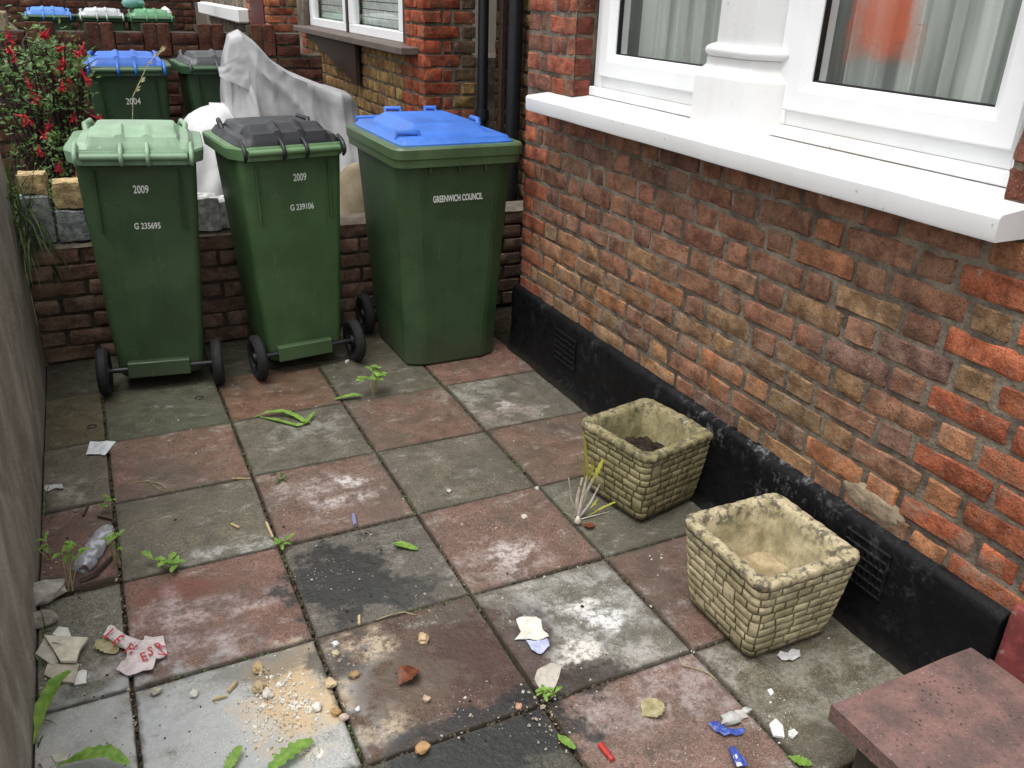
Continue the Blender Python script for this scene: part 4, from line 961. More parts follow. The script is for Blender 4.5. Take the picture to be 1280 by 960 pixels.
# sandy rubbish heap between the bins behind the wall
m = MB(); m.grid(lambda u, v: (1.10 + .5 * u, 1.12 + .34 * v, .15 + .62 * (1 - abs(u * 2 - 1) ** 2) * (1 - abs(v * 2 - 1) ** 2) * .95 + .03 * nz((u * 5, v * 5, 2))), 24, 18)
plain('sacking', (.30, .25, .17), .9, .35, 9, .1, .4); tag(m.build('sand_sack', MAT['sacking'], None, 60), 'dusty beige sack slumped behind the low wall between two front bins', 'sack')

# ---------------------------------------------------------------- fuchsia and grass
def leafquad(m, p, d, n, L, W):
    d = d.normalized(); s = d.cross(n)
    s = s.normalized() if s.length > 1e-4 else d.orthogonal().normalized(); nn = s.cross(d)
    m.add([p, p + d * L * .45 + s * W / 2 + nn * W * .15, p + d * L, p + d * L * .45 - s * W / 2 + nn * W * .15], [(0, 1, 2), (0, 2, 3)])
r = random.Random(12)
bush = thing('fuchsia_bush', 'leafy fuchsia bush full of red flowers at upper left', 'bush', (-.02, 2.0, .13))
lobes = [(-.10, -.1, 1.12, .17), (.06, -.1, 1.12, .15), (-.16, -.1, .95, .17), (.02, -.12, .98, .18), (.14, -.1, 1.02, .11), (-.04, -.14, .80, .18), (.12, -.08, .86, .12), (-.12, -.1, .68, .16), (.04, -.16, .62, .16), (-.02, -.22, .46, .15), (.10, -.25, .40, .12), (-.2, .05, 1.15, .14), (-.16, -.1, .42, .12), (-.30, .1, 1.02, .16)]
stems = MB(); lv = MB(); tips = []
for lx, ly, lz_, lr in lobes:
    for k in range(7):
        d = Vector((r.gauss(0, 1), r.gauss(0, 1), r.gauss(.3, .8))).normalized(); tip = Vector((lx, ly, lz_)) + d * lr * r.uniform(.7, 1.15)
        mid = Vector((lx * .5, ly * .5, lz_ * .55)) + Vector((r.uniform(-.04, .04),) * 3)
        pts = [Vector((r.uniform(-.06, .06), r.uniform(-.06, .06), 0)), mid, Vector((lx, ly, lz_)) * .6 + tip * .4, tip]; stems.tube(pts, [.008, .006, .004, .0015], 5); tips.append((tip, d))
    nL = int(820 * (lr / .2) ** 2)
    for k in range(nL // 2):
        d = Vector((r.gauss(0, 1), r.gauss(0, 1), r.gauss(0, 1))).normalized(); p = Vector((lx, ly, lz_)) + d * lr * r.random() ** .35 * (1 + .35 * nz(d, 2.5, lx * 9))
        if nz(p, 8, 3) < -.08: continue
        leafquad(lv, p, Vector((r.gauss(0, 1), r.gauss(-.3, 1), r.gauss(-.1, .7))), Vector((r.gauss(0, .5), r.gauss(-.4, .5), 1)), r.uniform(.022, .045), r.uniform(.012, .022))
stems.build('stems', MAT['brown_timber'], bush, 60); o = lv.build('leaves', MAT['bush_leaf'], bush, recalc=False); o['kind'] = 'stuff'
def flower_mesh(sd):
    q = random.Random(sd); m = MB(); m.tube([(0, 0, .03), (0, 0, .0), (0, 0, -.012)], [.002, .005, .007], 6)
    for i in range(4):
        a = i * math.pi / 2 + q.uniform(-.2, .2); d = Vector((math.cos(a), math.sin(a), q.uniform(-.35, .25)))
        leafquad(m, Vector((0, 0, -.010)), d, Vector((0, 0, 1)), .027, .013)
    for i in range(6):
        a = i * math.pi / 3; d = Vector((math.cos(a) * .35, math.sin(a) * .35, -1)); leafquad(m, Vector((0, 0, -.01)), d, Vector((math.cos(a), math.sin(a), 0)), .024, .014)
    return m.mesh('flower', MAT['petal_red'], 0, recalc=False)
FM = [flower_mesh(i) for i in range(4)]
clusters = [(.027, -.25, 1.207), (-.153, -.25, 1.083), (.082, -.25, 1.129), (.03, -.25, 1.046), (-.083, -.25, .974), (.098, -.25, 1.016), (.161, -.25, 1.015), (-.05, -.25, .911), (.056, -.25, .98), (-.129, -.25, .816), (.064, -.25, .822), (.19, -.2, .814), (-.073, -.25, 1.206), (.166, -.22, 1.111), (-.034, -.3, .564), (.054, -.3, .543), (.06, -.3, .466), (-.089, -.25, .654), (-.116, -.25, 1.153), (-.034, -.25, .767)]
for cxx, cyy, czz in clusters:
    for k in range(r.choice((1, 2, 3))):
        obj('flower', FM[r.randrange(4)], bush, None, (cxx + r.gauss(0, .02), cyy + r.gauss(0, .03), czz + r.gauss(0, .016)), rot=(r.gauss(0, .5), r.gauss(0, .5), r.uniform(0, 6)))

def blade(m, p, d0, L, w0, droop, n=6):
    p = Vector(p); d = Vector(d0).normalized(); pts = [p.copy()]
    for i in range(n):
        d = (d + Vector((0, 0, -droop / n))).normalized(); p = p + d * (L / n); pts.append(p.copy())
    side = Vector((d0[1], -d0[0], 0)); side = side.normalized() if side.length > 1e-4 else Vector((1, 0, 0)); o = len(m.v)
    for i, q in enumerate(pts):
        ww = w0 * (1 - (i / n) ** 1.8) / 2 + .0004; m.v += [tuple(q + side * ww), tuple(q + Vector((0, 0, -ww * .25))), tuple(q - side * ww)]
    for i in range(n):
        a = o + i * 3; m.f += [(a, a + 1, a + 4, a + 3), (a + 1, a + 2, a + 5, a + 4)]
m = MB(); r = random.Random(4)
for k in range(170):
    up = k < 70
    p = (-.20 + r.uniform(-.02, .05), .90 + r.uniform(-.08, .16), r.uniform(.50, .72))
    blade(m, p, (r.gauss(.12, .35), r.gauss(-.25, .35), 1.0 if up else .35), r.uniform(.16, .36), r.uniform(.004, .008), r.uniform(.5, 1.6) if up else r.uniform(2.2, 4.2), 7)
tag(m.build('grass_tuft', MAT['grass_leaf'], None, recalc=False), 'long green grass tuft hanging over the low wall at its left end', 'grass')
# ---------------------------------------------------------------- litter, rubble and weeds on the paving
r = random.Random(77)
def scrap(name, label, cat, px, c, th=.0012, lift=.004, crump=.004, mat='paper', group=None, z0=.001, sd=1, n=7):
    """a thin crumpled piece lying on the slabs, outline given by its measured corners"""
    P = [G(u, v, z0) for u, v in px]; ce = sum(P, Vector()) / len(P); m = MB(); K = len(P)
    ring = []
    for i in range(K):
        a, b = P[i], P[(i + 1) % K]
        for t in (0, .34, .67): ring.append(a.lerp(b, t) + Vector((nz((i, t, sd), 3), nz((t, i, sd), 3), 0)) * .0015)
    top = []
    for k in range(n + 1):
        f = k / n
        for p in ring:
            q = ce.lerp(p, max(f, .02)); q = q.copy(); q.z = z0 + th + lift * (.35 + .65 * (.5 + nz(q, 40, sd))) * (1 if f < 1 else .8) + crump * (abs(nz(q, 60, sd + 2)) * 1.3 + .5 * abs(nz(q, 150, sd + 5))); top.append(q - Vector((ce.x, ce.y, 0)))
    L = len(ring); fs = []
    for k in range(n):
        for i in range(L): fs.append((k * L + i, k * L + (i + 1) % L, (k + 1) * L + (i + 1) % L, (k + 1) * L + i))
    fs.append(tuple(range(L - 1, -1, -1)))
    low = [(p.x, p.y, max(z0, p.z - th)) for p in top[n * L:]]; o0 = len(top)
    for i in range(L): fs.append((n * L + i, n * L + (i + 1) % L, o0 + (i + 1) % L, o0 + i))
    fs.append(tuple(o0 + i for i in range(L)))
    m.add(top + low, fs)
    return tag(m.build(name, MAT[mat], None, 40, color=c, loc=(ce.x, ce.y, 0)), label, cat, group)
def rock(name, label, cat, u, v, size, c, flat=.7, group=None, sd=1, mat='stone_chip', rz=0, z=0, par=None):
    bm = bmesh.new(); bmesh.ops.create_icosphere(bm, subdivisions=2, radius=.5)
    sx, sy, sz = size, size * .8, size * flat
    for q in bm.verts:
        d = q.co.normalized(); f = 1 + .5 * nz(d, 1.6, sd) + .18 * nz(d, 4, sd)
        ax = max(abs(d.x), abs(d.y), abs(d.z)); f *= .75 + .35 / ax * .7
        q.co = Vector((d.x * sx, d.y * sy, d.z * sz)) * .5 * f
    zmin = min(q.co.z for q in bm.verts)
    me = bpy.data.meshes.new(name); bm.to_mesh(me); bm.free(); me.polygons.foreach_set('use_smooth', [True] * len(me.polygons)); me.set_sharp_from_angle(angle=R(32)); me.materials.append(MAT[mat])
    p = G(u, v, z); o = obj(name, me, None, c, (p.x, p.y, z - zmin - size * .03), rz)
    return tag(o, label, cat, group)
def stick(name, label, cat, px, rad, mat, z=None, color=None, n=6):
    P = []
    for k, (u, v) in enumerate(px):
        p = G(u, v, .004); p.z = rad + .001 + (z[k] if z else 0); P.append(p)
    c = P[0].copy(); c.z = 0; m = MB(); m.tube([p - c for p in P], rad, n)
    return tag(m.build(name, MAT[mat], None, 50, color=color, loc=c), label, cat)
def leafspine(m, P, W, lobe=0.0, sd=0, fold=.25, nl=7):
    n = 36 if lobe else 12; o = len(m.v); P = [Vector(p) for p in P]
    def at(t):
        q = t * (len(P) - 1); i = min(int(q), len(P) - 2); return P[i].lerp(P[i + 1], q - i)
    for k in range(n + 1):
        t = k / n; p = at(t); d = (at(min(1, t + .06)) - at(max(0, t - .06))); s = Vector((d.y, -d.x, 0)); s = s.normalized() if s.length > 1e-6 else Vector((1, 0, 0))
        w_ = W * (math.sin(math.pi * min(1, t * .92 + .05)) ** .7) * (.35 + .65 * sstep(0, .35, t)) * (1 - lobe * (.5 + .5 * math.cos(t * nl * 6.28)) * sstep(1, .6, t)) / 2 + .0006
        e = .0015 * nz((t * 8, sd, 2))
        m.v += [tuple(p + s * w_ + Vector((0, 0, w_ * fold + e))), tuple(p), tuple(p - s * w_ + Vector((0, 0, w_ * fold - e)))]
    for k in range(n):
        a = o + 3 * k; m.f += [(a, a + 1, a + 4, a + 3), (a + 1, a + 2, a + 5, a + 4)]
def leaf(name, label, px, W, zs, lobe=0, mat='weed_leaf', cat='leaf', sd=0):
    P = []
    for k, (u, v) in enumerate(px): P.append(G(u, v, zs[k] + .002))
    c = Vector((P[0].x, P[0].y, 0)); m = MB(); leafspine(m, [p - c for p in P], W, lobe, sd)
    return tag(m.build(name, MAT[mat], None, 60, loc=c, recalc=False), label, cat)

WHT = (.66, .68, .70); CRM = (.66, .62, .50)
scrap('paper_scrap', 'white paper scrap across the joint below the leftmost bin', 'paper', [(108, 570), (113, 554), (145, 553), (131, 571), (126, 569)], WHT, lift=.006)
scrap('foil_wrapper', 'silvery crumpled wrapper close to the boundary wall', 'wrapper', [(55, 612), (57, 608), (78, 607), (80, 613), (68, 612), (58, 616)], (.55, .55, .56), lift=.006, mat='paper', sd=3)
# crushed clear bottle
m = MB(); a, b = G(102, 710, .02), G(134, 660, .02); ax = b - a; c0 = a.lerp(b, .5); c0.z = 0
def bott(u, v):
    t = v; p = a + ax * t; s = Vector((-ax.y, ax.x, 0)).normalized(); th = u * 2 * math.pi
    rr = .030 * (1 - .25 * sstep(.8, 1, t) - .25 * sstep(.15, 0, t)) * (1 + .3 * nz((t * 5, math.cos(th), math.sin(th)), 1.5))
    return p - c0 + s * rr * math.cos(th) + Vector((0, 0, -.002 + rr * .62 * math.sin(th) + .004 * nz((t * 9, th, 3))))
m.grid(bott, 20, 22); tag(m.build('plastic_bottle', MAT['clear'], None, 50, loc=c0), 'crushed clear plastic bottle among weeds by the boundary wall', 'bottle')
rock('stone_lump', 'pale grey flat stone lump against the boundary wall', 'stone', 60, 748, .105, (.42, .40, .36), .45, sd=3, rz=.4)
rock('stone_lump', 'smaller brownish stone wedged below the pale grey lump by the wall', 'stone', 54, 780, .07, (.30, .27, .23), .55, sd=8)
TG = 'broken cream tile pieces'
scrap('tile_fragment', 'largest cream tile fragment with pointed corners, on top of the broken pile', 'tile', [(56, 797), (111, 800), (100, 815), (96, 830), (76, 829), (66, 812)], CRM, .007, .003, .0004, 'paper', TG, .014, 4)
scrap('tile_fragment', 'greyish cream tile fragment under the largest one, toward the wall', 'tile', [(45, 820), (58, 798), (74, 830), (66, 834)], (.52, .49, .42), .007, .002, .0004, 'paper', TG, .004, 5)
scrap('tile_fragment', 'dusty tile fragment lowest in the broken pile', 'tile', [(60, 832), (99, 832), (94, 856), (68, 852), (56, 845)], (.50, .46, .38), .006, .001, .0004, 'paper', TG, .003, 6)
scrap('tile_fragment', 'small white tile fragment at the far edge of the broken pile', 'tile', [(66, 796), (74, 786), (86, 788), (90, 799), (78, 800)], (.68, .67, .62), .007, .003, .0004, 'paper', TG, .010, 7)
scrap('tile_chip', 'small white tile chip right of the broken tile pile', 'chip', [(98, 841), (104, 838), (109, 840), (108, 855), (93, 858)], (.74, .74, .72), .003, .003, .001, 'paper', None, .001, 8)
scrap('tile_chip', 'pale chip under the big weed leaf at the bottom left', 'chip', [(64, 945), (88, 943), (84, 952), (70, 955)], (.5, .48, .4), .004, .002, .001, 'paper', None, .001, 9)
# crushed printed wrapper
t = scrap('printed_wrapper', 'crushed white and pink wrapper with red letters across the slab joint', 'wrapper', [(130, 800), (140, 784), (158, 800), (178, 806), (182, 801), (205, 800), (210, 822), (196, 830), (190, 842), (160, 848), (146, 842), (158, 830), (160, 820)], (.66, .58, .58), .0012, .012, .014, 'paper', None, .002, 10)
plain('print_red', (.48, .03, .04), .5)
loc0 = t.location.copy()
for ch, (u, v), a, h in (('L', (137, 793), -.75, .030), ('E', (147, 801), -.75, .030), ('H', (163, 812), -.5, .030), ('E', (180, 822), .4, .028), ('R', (200, 808), .9, .026), ('V', (205, 818), 1.2, .022), ('S', (188, 815), .2, .026)):
    p = G(u, v, .022); o = lettering(ch, h, t, (p.x - loc0.x, p.y - loc0.y, .0235), (R(14), R(4), a - .2), .8, 'print_red')
leaf('dry_leaf', 'tan dry leaf under the printed wrapper', [(120, 800), (132, 806), (146, 816)], .055, (.004, .008, .004), .25, 'straw', 'leaf')
scrap('paper_scrap', 'cream torn paper beside a lilac one on the grey slab', 'paper', [(645, 778), (652, 773), (670, 774), (676, 777), (678, 790), (686, 798), (672, 803), (656, 801), (643, 802), (651, 793)], (.72, .69, .60), lift=.008, crump=.006, sd=11)
scrap('paper_scrap', 'pale lilac crumpled paper touching the cream one', 'paper', [(657, 803), (672, 804), (685, 803), (687, 810), (676, 821), (664, 816)], (.46, .48, .66), lift=.010, crump=.008, sd=12)
scrap('plaster_flake', 'trodden plaster flake on the grey slab near the front joint', 'plaster', [(672, 838), (688, 830), (702, 835), (698, 850), (690, 868), (674, 862), (668, 850)], (.48, .44, .38), lift=.003, crump=.004, sd=13)
scrap('paper_scrap', 'torn white paper at the foot of the buff planter', 'paper', [(971, 822), (975, 817), (984, 818), (988, 814), (999, 815), (1000, 823), (990, 829), (976, 827)], (.62, .62, .62), lift=.007, crump=.006, sd=14)
leaf('dry_leaf', 'yellow brown dead leaf lying on the front red slab', [(803, 895), (814, 887), (825, 876)], .062, (.002, .007, .003), .12, 'straw')
m = MB(); leafspine(m, [Vector((-.03, 0, .008)), Vector((0, 0, .020)), Vector((.035, .005, .010))], .055, .2, 3, .5); p = G(510, 851)
plain('russet', (.17, .045, .016), .6, .5, 50); tag(m.build('dry_leaf', MAT['russet'], None, 60, loc=p, rz=.4, recalc=False), 'curled russet dead leaf on the wet dark slab', 'leaf')
for px, lab, sd in (([(884, 910), (892, 906), (908, 914), (930, 916), (928, 921), (905, 923), (895, 918)], 'shiny blue sweet wrapper beside white chips near the doorstep', 15), ([(910, 938), (918, 937), (934, 960), (918, 962)], 'blue and white wrapper at the bottom edge below the other', 16)):
    o = scrap('sweet_wrapper', lab, 'wrapper', px, (.02, .07, .42), .001, .012, .010, 'foil_blue' if 'foil_blue' in MAT else 'plastic', 'blue sweet wrappers', .001, sd)
scrap('wrapper_stripe', 'white torn strip lying in the lowest blue wrapper', 'wrapper', [(916, 946), (920, 944), (928, 958), (921, 960)], (.7, .7, .72), .001, .004, .002, 'paper', None, .012, 17)
# red cigarette lighter
m = MB(); a, b = G(750, 930, .008), G(766, 950, .008); d = (b - a).normalized(); c0 = a.copy(); c0.z = 0
t = thing('lighter', 'small red plastic lighter at the bottom of the front red slab', 'lighter', c0)
L = (b - a).length
def capsule(p0, p1, w_, h_): 
    q = (p1 - p0); s = Vector((-q.y, q.x, 0)).normalized(); rg = []
    for k in range(2): rg.append([p0 + q * k + s * w_ * math.cos(x) + Vector((0, 0, h_ * math.sin(x))) for x in [2 * math.pi * i / 12 for i in range(12)]])
    return rg
m.loft(capsule(a - c0, a - c0 + d * L * .72, .008, .006)); m.build('body', MAT['plastic'], t, 50, color=(.55, .012, .012))
m = MB(); m.loft(capsule(a - c0 + d * L * .73, b - c0, .007, .0055)); m.build('cap', MAT['plastic'], t, 50, color=(.5, .03, .03))
CG = 'white chips near the doorstep'
scrap('plaster_chip', 'largest white plaster chip beyond the blue wrappers', 'chip', [(961, 908), (969, 901), (978, 910), (980, 924), (966, 922)], (.72, .73, .72), .006, .004, .001, 'paper', CG, .001, 18)
scrap('plaster_chip', 'roundish white chip right of the largest one', 'chip', [(985, 916), (992, 914), (997, 919), (991, 925), (985, 922)], (.72, .72, .70), .006, .003, .001, 'paper', CG, .001, 19)
scrap('plaster_chip', 'tiny white chip on the green grey slab above the others', 'chip', [(959, 864), (964, 862), (967, 868), (963, 871)], (.7, .7, .68), .004, .002, .001, 'paper', CG, .001, 20)
rock('mortar_lump', 'whitish grey mortar lump touching the upper blue wrapper', 'rubble', 912, 902, .045, (.46, .46, .44), .55, sd=12)
rock('mortar_lump', 'flat pale mortar lump right of the whitish grey one', 'rubble', 925, 895, .034, (.48, .45, .43), .4, sd=14)
rock('mortar_lump', 'small whitish lump in the joint by the front red slab', 'rubble', 933, 890, .022, (.5, .5, .48), .5, sd=15)
RG = 'rubble lumps around the sandy spill'
for u, v, s, c, lab in [(529, 801, .034, (.52, .38, .23), 'buff stone lump on the wet maroon slab'), (528, 939, .036, (.42, .26, .12), 'orange buff lump in the joint at the bottom edge'), (413, 857, .032, (.54, .42, .26), 'buff lump at the joint right of the sandy spill'), (443, 846, .026, (.36, .24, .12), 'brownish lump on the damp patch right of the spill'),
                        (420, 807, .020, (.66, .66, .64), 'white pebble on the pale corner of the maroon slab'), (420, 819, .022, (.6, .5, .34), 'yellowish flat pebble below the white one'), (322, 838, .034, (.48, .36, .2), 'tan lump at the far end of the sandy spill'), (322, 862, .034, (.46, .36, .22), 'tan lump on the left side of the sandy spill'),
                        (420, 893, .026, (.4, .26, .12), 'amber lump in the joint below the buff one'), (430, 899, .024, (.58, .46, .38), 'pinkish chip in the joint beside the amber lump'), (533, 876, .022, (.5, .38, .28), 'pinkish pebble below the russet leaf'), (648, 885, .020, (.5, .3, .2), 'orange chip at the right corner of the maroon slab'),
                        (397, 887, .026, (.74, .7, .62), 'white chalk lump at the right side of the sandy spill'), (335, 870, .03, (.72, .68, .6), 'white chalk lump inside the sandy spill'), (447, 888, .014, (.7, .7, .68), 'tiny white chip above the amber lump'), (243, 869, .022, (.58, .57, .52), 'grey white pebble on the chalky slab'), (195, 867, .026, (.44, .42, .34), 'flat drab pebble near the joint of the chalky slab'),
                        (434, 453, .022, (.78, .78, .76), 'white round pebble under the black lidded bin'), (655, 648, .022, (.56, .5, .44), 'pale pinkish pebble on the red slab before the planters'), (561, 615, .018, (.55, .53, .48), 'pale pebble on the grey slab in the middle'), (671, 612, .018, (.5, .46, .4), 'tan pebble at the joint near the smaller planter')]:
    rock('rubble_lump', lab, 'rubble', u, v, s, c, .6, RG, sd=u * .13, rz=u)
def chips(name, label, spots, c, n, smin, smax, sd):
    q = random.Random(sd); m = MB()
    for u, v, ru, rv in spots:
        for k in range(n):
            p = G(u + q.gauss(0, ru), v + q.gauss(0, rv)); s = q.uniform(smin, smax) * (q.random() ** 1.3 + .35)
            if p.x < -.20 or p.x > 1.80: continue
            a = q.uniform(0, 6.3); b = Matrix.Rotation(a, 3, 'Z') @ Matrix.Rotation(q.uniform(-.5, .5), 3, 'X'); m.box((p.x, p.y, s * .22), (s, s * q.uniform(.4, .9), s * q.uniform(.3, .7)), b @ Matrix.Rotation(q.uniform(-.7, .7), 3, 'Y'), q.uniform(.2, .8))
    o = m.build(name, MAT['stone_chip'], None, color=c); o['kind'] = 'stuff'; o['label'] = label
chips('chalk_crumbs', 'white chalk crumbs scattered over the sandy spill', [(345, 858, 18, 12), (378, 880, 13, 9), (350, 885, 20, 22), (320, 905, 12, 18), (392, 940, 8, 5)], (.76, .72, .64), 75, .004, .012, 1)
chips('sand_grains', 'loose sand grains on the chalky slab', [(360, 885, 25, 22), (365, 915, 18, 14), (330, 860, 15, 14)], (.46, .36, .22), 130, .002, .006, 2)
chips('joint_crumbs', 'gravel crumbs along the slab joints', [(430, 890, 6, 30), (166, 880, 4, 40), (655, 880, 40, 14), (690, 905, 12, 16), (420, 830, 10, 20), (580, 745, 60, 20), (150, 745, 6, 40), (60, 740, 6, 60)], (.42, .36, .28), 34, .003, .009, 3)
chips('scattered_grit', 'pale grit scattered over the paving', [(620, 870, 90, 40), (720, 760, 60, 50), (300, 640, 90, 60), (560, 600, 140, 70), (640, 690, 60, 40), (820, 750, 30, 60), (860, 900, 70, 40), (200, 870, 60, 40), (100, 870, 25, 50), (460, 720, 60, 40), (240, 520, 90, 25), (520, 500, 120, 25), (1000, 890, 50, 50)], (.56, .53, .48), 26, .0025, .007, 4)
chips('dark_grit', 'dark soil crumbs scattered over the paving', [(540, 860, 70, 40), (300, 900, 80, 40), (470, 740, 80, 40), (760, 850, 60, 40), (120, 910, 30, 40), (90, 740, 20, 40), (300, 600, 120, 60)], (.04, .032, .024), 28, .003, .008, 5)
# silt and moss lying in the joints
def joint_stuff(name, label, mat, c, n, smin, smax, sd, gate):
    q = random.Random(sd); m = MB()
    while n > 0:
        if q.random() < .5: x, y = q.choice(CX[1:5]) + q.gauss(0, .0035), q.uniform(-2.1, .8)
        else: x, y = q.uniform(-.2, 1.79), q.choice([.45, 0, -.45, -.9, -1.35, -1.8]) + q.gauss(0, .0035)
        if nz((x, y, sd), 5) < gate: continue
        s = q.uniform(smin, smax); n -= 1
        m.box((x, y, q.uniform(-.008, -.001)), (s, s * q.uniform(.4, 1), s * .6), Matrix.Rotation(q.uniform(0, 3), 3, 'Z') @ Matrix.Rotation(q.uniform(-.5, .5), 3, 'X'), q.uniform(.3, .9))
    o = m.build(name, MAT[mat], None, color=c); o['kind'] = 'stuff'; o['label'] = label
joint_stuff('joint_silt', 'brown silt and grit lying in the slab joints', 'stone_chip', (.10, .08, .055), 1900, .004, .011, 5, -.12)
joint_stuff('joint_moss', 'green moss in patches of the slab joints', 'grass_leaf', None, 700, .003, .009, 8, .12)
# butts, splinters, stalks
stick('cigarette_butt', 'orange tipped cigarette butt on the grey slab at left', 'butt', [(289, 655), (299, 660)], .0042, 'timber_pale')
stick('cigarette_butt', 'cigarette butt standing near the dark wet slab joint', 'butt', [(449, 770), (449, 781)], .0042, 'timber_pale')
stick('pen_cap', 'small lilac plastic tube by the joint of the wet slab', 'cap', [(442, 645), (444, 658)], .0072, 'plastic', color=(.25, .25, .42), n=10)
stick('wood_splinter', 'pale wood splinter in the joint beside the dark wet slab', 'splinter', [(333, 654), (341, 674)], .005, 'timber_pale', (0, .004), n=4)
stick('wood_splinter', 'thin pale splinter across the slab joint at left', 'splinter', [(290, 598), (313, 598)], .0028, 'timber_pale', n=4)
stick('wood_splinter', 'tan splinter lying on the chalky slab', 'splinter', [(285, 865), (296, 853)], .005, 'timber_pale', n=4)
stick('wood_splinter', 'tan splinter lying parallel nearer the chalky middle', 'splinter', [(265, 875), (284, 870)], .004, 'timber_pale', n=4)
stick('dry_stalk', 'dry looped grass stalk on the red slab at left', 'stalk', [(168, 603), (185, 602), (200, 606), (213, 614), (200, 613), (188, 604)], .0013, 'straw', (.002, .006, .008, .002, .004, .002), n=5)
stick('dry_stalk', 'curled dry stalk at the corner of two slabs near the buff planter', 'stalk', [(849, 822), (853, 833), (868, 836), (884, 842), (896, 850)], .0014, 'straw', (.002, .006, .004, .006, .001), n=5)
stick('dry_stalk', 'thin dry stalk along the joint above the maroon slab', 'stalk', [(470, 775), (488, 770), (505, 767), (520, 769)], .0013, 'straw', (.002, .006, .008, .002), n=5)
stick('bark_strip', 'brown bark strip beside the crushed bottle', 'bark', [(100, 728), (118, 722), (132, 708), (140, 698)], .007, 'brown_timber', (0, .004, .004, 0), n=5)
stick('bark_strip', 'thin brown bark strip above the crushed bottle', 'bark', [(122, 646), (140, 650), (142, 655)], .004, 'brown_timber', n=5)
stick('bark_strip', 'short brown twig left of the crushed bottle', 'bark', [(104, 645), (110, 632)], .004, 'brown_timber', n=5)
for u, v, lab in ((249, 497, 'dark ring of wire before the leftmost bin'), (115, 533, 'dark ring of wire on the brown slab near the left wall')):
    p = G(u, v, .003); m = MB(); m.tube([(.016 * math.cos(i * .42), .014 * math.sin(i * .42), 0) for i in range(15)], .0016, 5); tag(m.build('wire_ring', MAT['iron_black'], None, 50, loc=p), lab, 'ring')

# uprooted spring bulb leaning by the smaller planter
bp = thing('uprooted_plant', 'uprooted pale plant with white stems and yellow tips beside the smaller planter', 'plant', G(722, 655)); bl = bp.location
m = MB()
for (pts, w_) in (([(722, 652), (728, 622), (735, 590)], .010), ([(723, 650), (733, 615), (745, 592)], .009), ([(720, 650), (722, 620), (728, 597)], .009), ([(722, 652), (714, 625), (711, 598)], .005), ([(724, 652), (738, 628), (750, 605)], .006), ([(726, 655), (745, 662), (760, 660)], .003), ([(718, 655), (706, 640), (700, 632)], .003)):
    hs = (.012, .07, .15) if pts[2][1] < 640 else (.01, .02, .004); P = []
    for (u, v), h_ in zip(pts, hs):
        P.append(G(u, v, 0)); 
    base = G(*pts[0]); P2 = []
    d = CAM_R.transposed() @ Vector((0, 0, 1))
    for (u, v), h_ in zip(pts, hs):
        # stems stand nearly upright: keep the depth of the base, read off x and height
        dd = CAM_R.transposed() @ Vector(((u - 640) / CAM_F, (v - 480) / CAM_F, 1)); tt = (base.y + .02 - CAM_C.y) / dd.y; q = CAM_C + dd * tt; q.z = max(q.z, .004); P2.append(q - bl)
    m.tube(P2, [w_ * .8, w_ * .62, w_ * .35], 6)
m.build('white_stem', MAT['bulb_white'], bp, 60)
for (pts, w_) in (([(735, 605), (733, 575), (729, 540)], .013), ([(733, 605), (727, 582), (720, 568)], .011), ([(740, 602), (748, 588), (754, 574)], .012), ([(728, 620), (724, 606), (719, 600)], .010), ([(736, 600), (741, 582), (739, 572)], .010), ([(735, 645), (755, 634), (780, 623)], .005), ([(738, 635), (743, 630), (747, 624)], .006)):
    P2 = []; base = G(722, 655)
    for (u, v) in pts:
        dd = CAM_R.transposed() @ Vector(((u - 640) / CAM_F, (v - 480) / CAM_F, 1)); tt = (base.y + .02 - CAM_C.y) / dd.y; q = CAM_C + dd * tt; q.z = max(q.z, .006); P2.append(q - bl)
    m = MB(); leafspine(m, P2, w_ * 1.6, 0, 1, .4); m.build('yellow_leaf', MAT['bulb_yellow'], bp, 60, recalc=False)
m = MB(); m.lathe([(.002, -.002), (.010, .004), (.013, .012), (.008, .022), (.003, .03)], 10); m.build('bulb', MAT['bulb_white'], bp, 60)
leaf('dry_leaf', 'brown scrap of leaf at the foot of the uprooted plant', [(728, 655), (736, 657), (743, 656)], .03, (.003, .008, .004), .2, 'russet' if 'russet' in MAT else 'straw')

# weeds
def weed(label, u, v, n, hgt, spread, sd, L=.04, W=.018, stem='weed_leaf'):
    q = random.Random(sd); c = G(u, v); t = thing('weed', label, 'weed', c, 0, 'weeds growing in the joints'); sm = MB(); lm_ = MB()
    for k in range(n):
        a = q.uniform(0, 6.28); h_ = hgt * q.uniform(.55, 1.0); top = Vector((math.cos(a) * spread * q.random(), math.sin(a) * spread * q.random(), h_)); mid = top * .5 + Vector((q.gauss(0, .006), q.gauss(0, .006), .01))
        sm.tube([(q.gauss(0, .004), q.gauss(0, .004), -.008), mid, top], [.0018, .0014, .0009], 5)
        for i in range(q.choice((2, 3))):
            b = q.uniform(0, 6.28); d = Vector((math.cos(b), math.sin(b), q.uniform(-.2, .5))); leafspine(lm_, [top, top + d * L * .5 + Vector((0, 0, .004)), top + d * L], W, .35, k + i, .35, 3)
    sm.build('stem', MAT['straw'], t, 60); lm_.build('leaf', MAT[stem], t, 60, recalc=False); return t
weed('leafy weed with upright stalks in front of the black lidded bin', 468, 492, 9, .115, .055, 1, .036, .024)
weed('small weed with bright leaves on the grey slab at left', 212, 712, 4, .03, .05, 2, .04, .022)
weed('thin upright weed in the joint beside the crushed bottle', 148, 706, 5, .11, .03, 3, .026, .012)
weed('spindly weed growing at the boundary wall by the bottle', 88, 735, 5, .13, .05, 4, .034, .016)
weed('short weed at the base of the boundary wall', 62, 700, 3, .06, .03, 5, .028, .012)
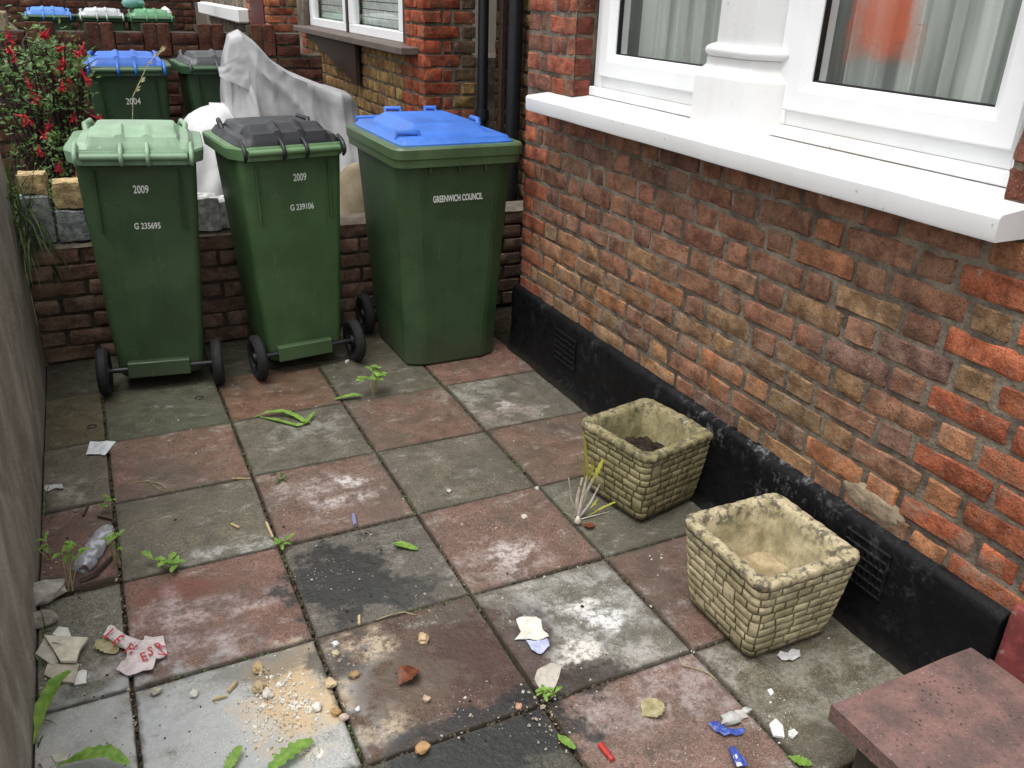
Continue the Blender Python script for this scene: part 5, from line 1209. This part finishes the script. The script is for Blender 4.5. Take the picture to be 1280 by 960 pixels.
weed('tiny weed sprig at the joint by the grey slab corner', 140, 640, 3, .05, .03, 6, .022, .012)
weed('low weed in the joint near the splinter beside the wet slab', 350, 684, 4, .02, .03, 7, .028, .012)
weed('flattened thin weed on the red slab by the middle joint', 350, 600, 4, .012, .05, 8, .03, .008, 'grass_leaf')
weed('little weed sprouting at the corner by the torn plaster', 682, 875, 4, .025, .03, 9, .026, .011)
leaf('weed_leaf', 'long bright green leaf lying below the middle bin', [(316, 522), (335, 515), (355, 514), (370, 520), (382, 528), (393, 514)], .026, (.004, .02, .022, .012, .012, .02), .2)
leaf('weed_leaf', 'second thin green leaf lying just under the long bright one', [(320, 520), (345, 525), (372, 532), (388, 527)], .018, (.004, .008, .006, .01), .1)
leaf('weed_leaf', 'narrow green leaf at the foot of the leafy weed', [(455, 494), (440, 494), (418, 499)], .03, (.012, .014, .006), .3)
leaf('weed_leaf', 'small bright leaf on the dark wet slab', [(490, 679), (503, 681), (522, 687)], .03, (.006, .008, .003), .2)
leaf('weed_leaf', 'big dandelion leaf rising at the foot of the left wall', [(42, 930), (52, 885), (70, 852), (88, 838)], .036, (.004, .05, .075, .06), .18)
leaf('weed_leaf', 'broad dandelion leaf arching at the bottom left', [(70, 958), (105, 944), (135, 940), (162, 955)], .040, (.004, .035, .045, .02), .25)
leaf('weed_leaf', 'short toothed leaf at the bottom edge of the chalky slab', [(280, 968), (290, 950), (301, 932)], .03, (.004, .012, .02), .35)
leaf('weed_leaf', 'large toothed dandelion leaf at the bottom below the sandy spill', [(325, 975), (348, 952), (370, 935), (391, 925)], .044, (.004, .02, .022, .016), .45)
leaf('weed_leaf', 'small green leaf at the bottom beside the lighter', [(697, 918), (706, 926), (719, 936)], .022, (.004, .012, .006), .15)
leaf('weed_leaf', 'thin green leaf at the foot of the plinth corner of the doorstep', [(985, 945), (1000, 952), (1015, 955)], .03, (.003, .006, .004), .3)
m = MB(); q = random.Random(9)
for k in range(60): blade(m, (q.uniform(-.205, -.19), q.uniform(-1.9, -.3), 0), (q.gauss(.5, .4), q.gauss(0, .5), 1), q.uniform(.03, .08), .0035, q.uniform(.5, 2.5), 5)
o = m.build('edge_grass', MAT['grass_leaf'], None, recalc=False); o['kind'] = 'stuff'; o['label'] = 'sparse grass along the foot of the left wall'
# tall seeding grass stalk behind the leftmost bin
p0 = Vector((.27, 1.02, .72)); m = MB(); pts = [p0, p0 + Vector((.02, 0, .22)), p0 + Vector((.05, 0, .40)), p0 + Vector((.13, .01, .53)), p0 + Vector((.19, .01, .585))]
t = thing('grass_stalk', 'dry seeding grass stalk rising behind the pale green lid', 'grass', (p0.x, p0.y, .53)); off = Vector((p0.x, p0.y, .53))
m.tube([Vector((p0.x, p0.y, .53)) - off] + [q - off for q in pts], .0018, 5); m.build('stalk', MAT['straw'], t, 60)
m = MB()
for k in range(26):
    f = q.random() if hasattr(q, 'random') else .5; a = pts[3].lerp(pts[4], f) if f > .4 else pts[2].lerp(pts[3], f / .4); leafquad(m, a - off, Vector((.6, 0, .5)) + Vector((rnd.gauss(0, .25), rnd.gauss(0, .25), rnd.gauss(0, .25))), Vector((0, -1, .3)), .026, .007)
m.build('seed_head', MAT['straw'], t, recalc=False)
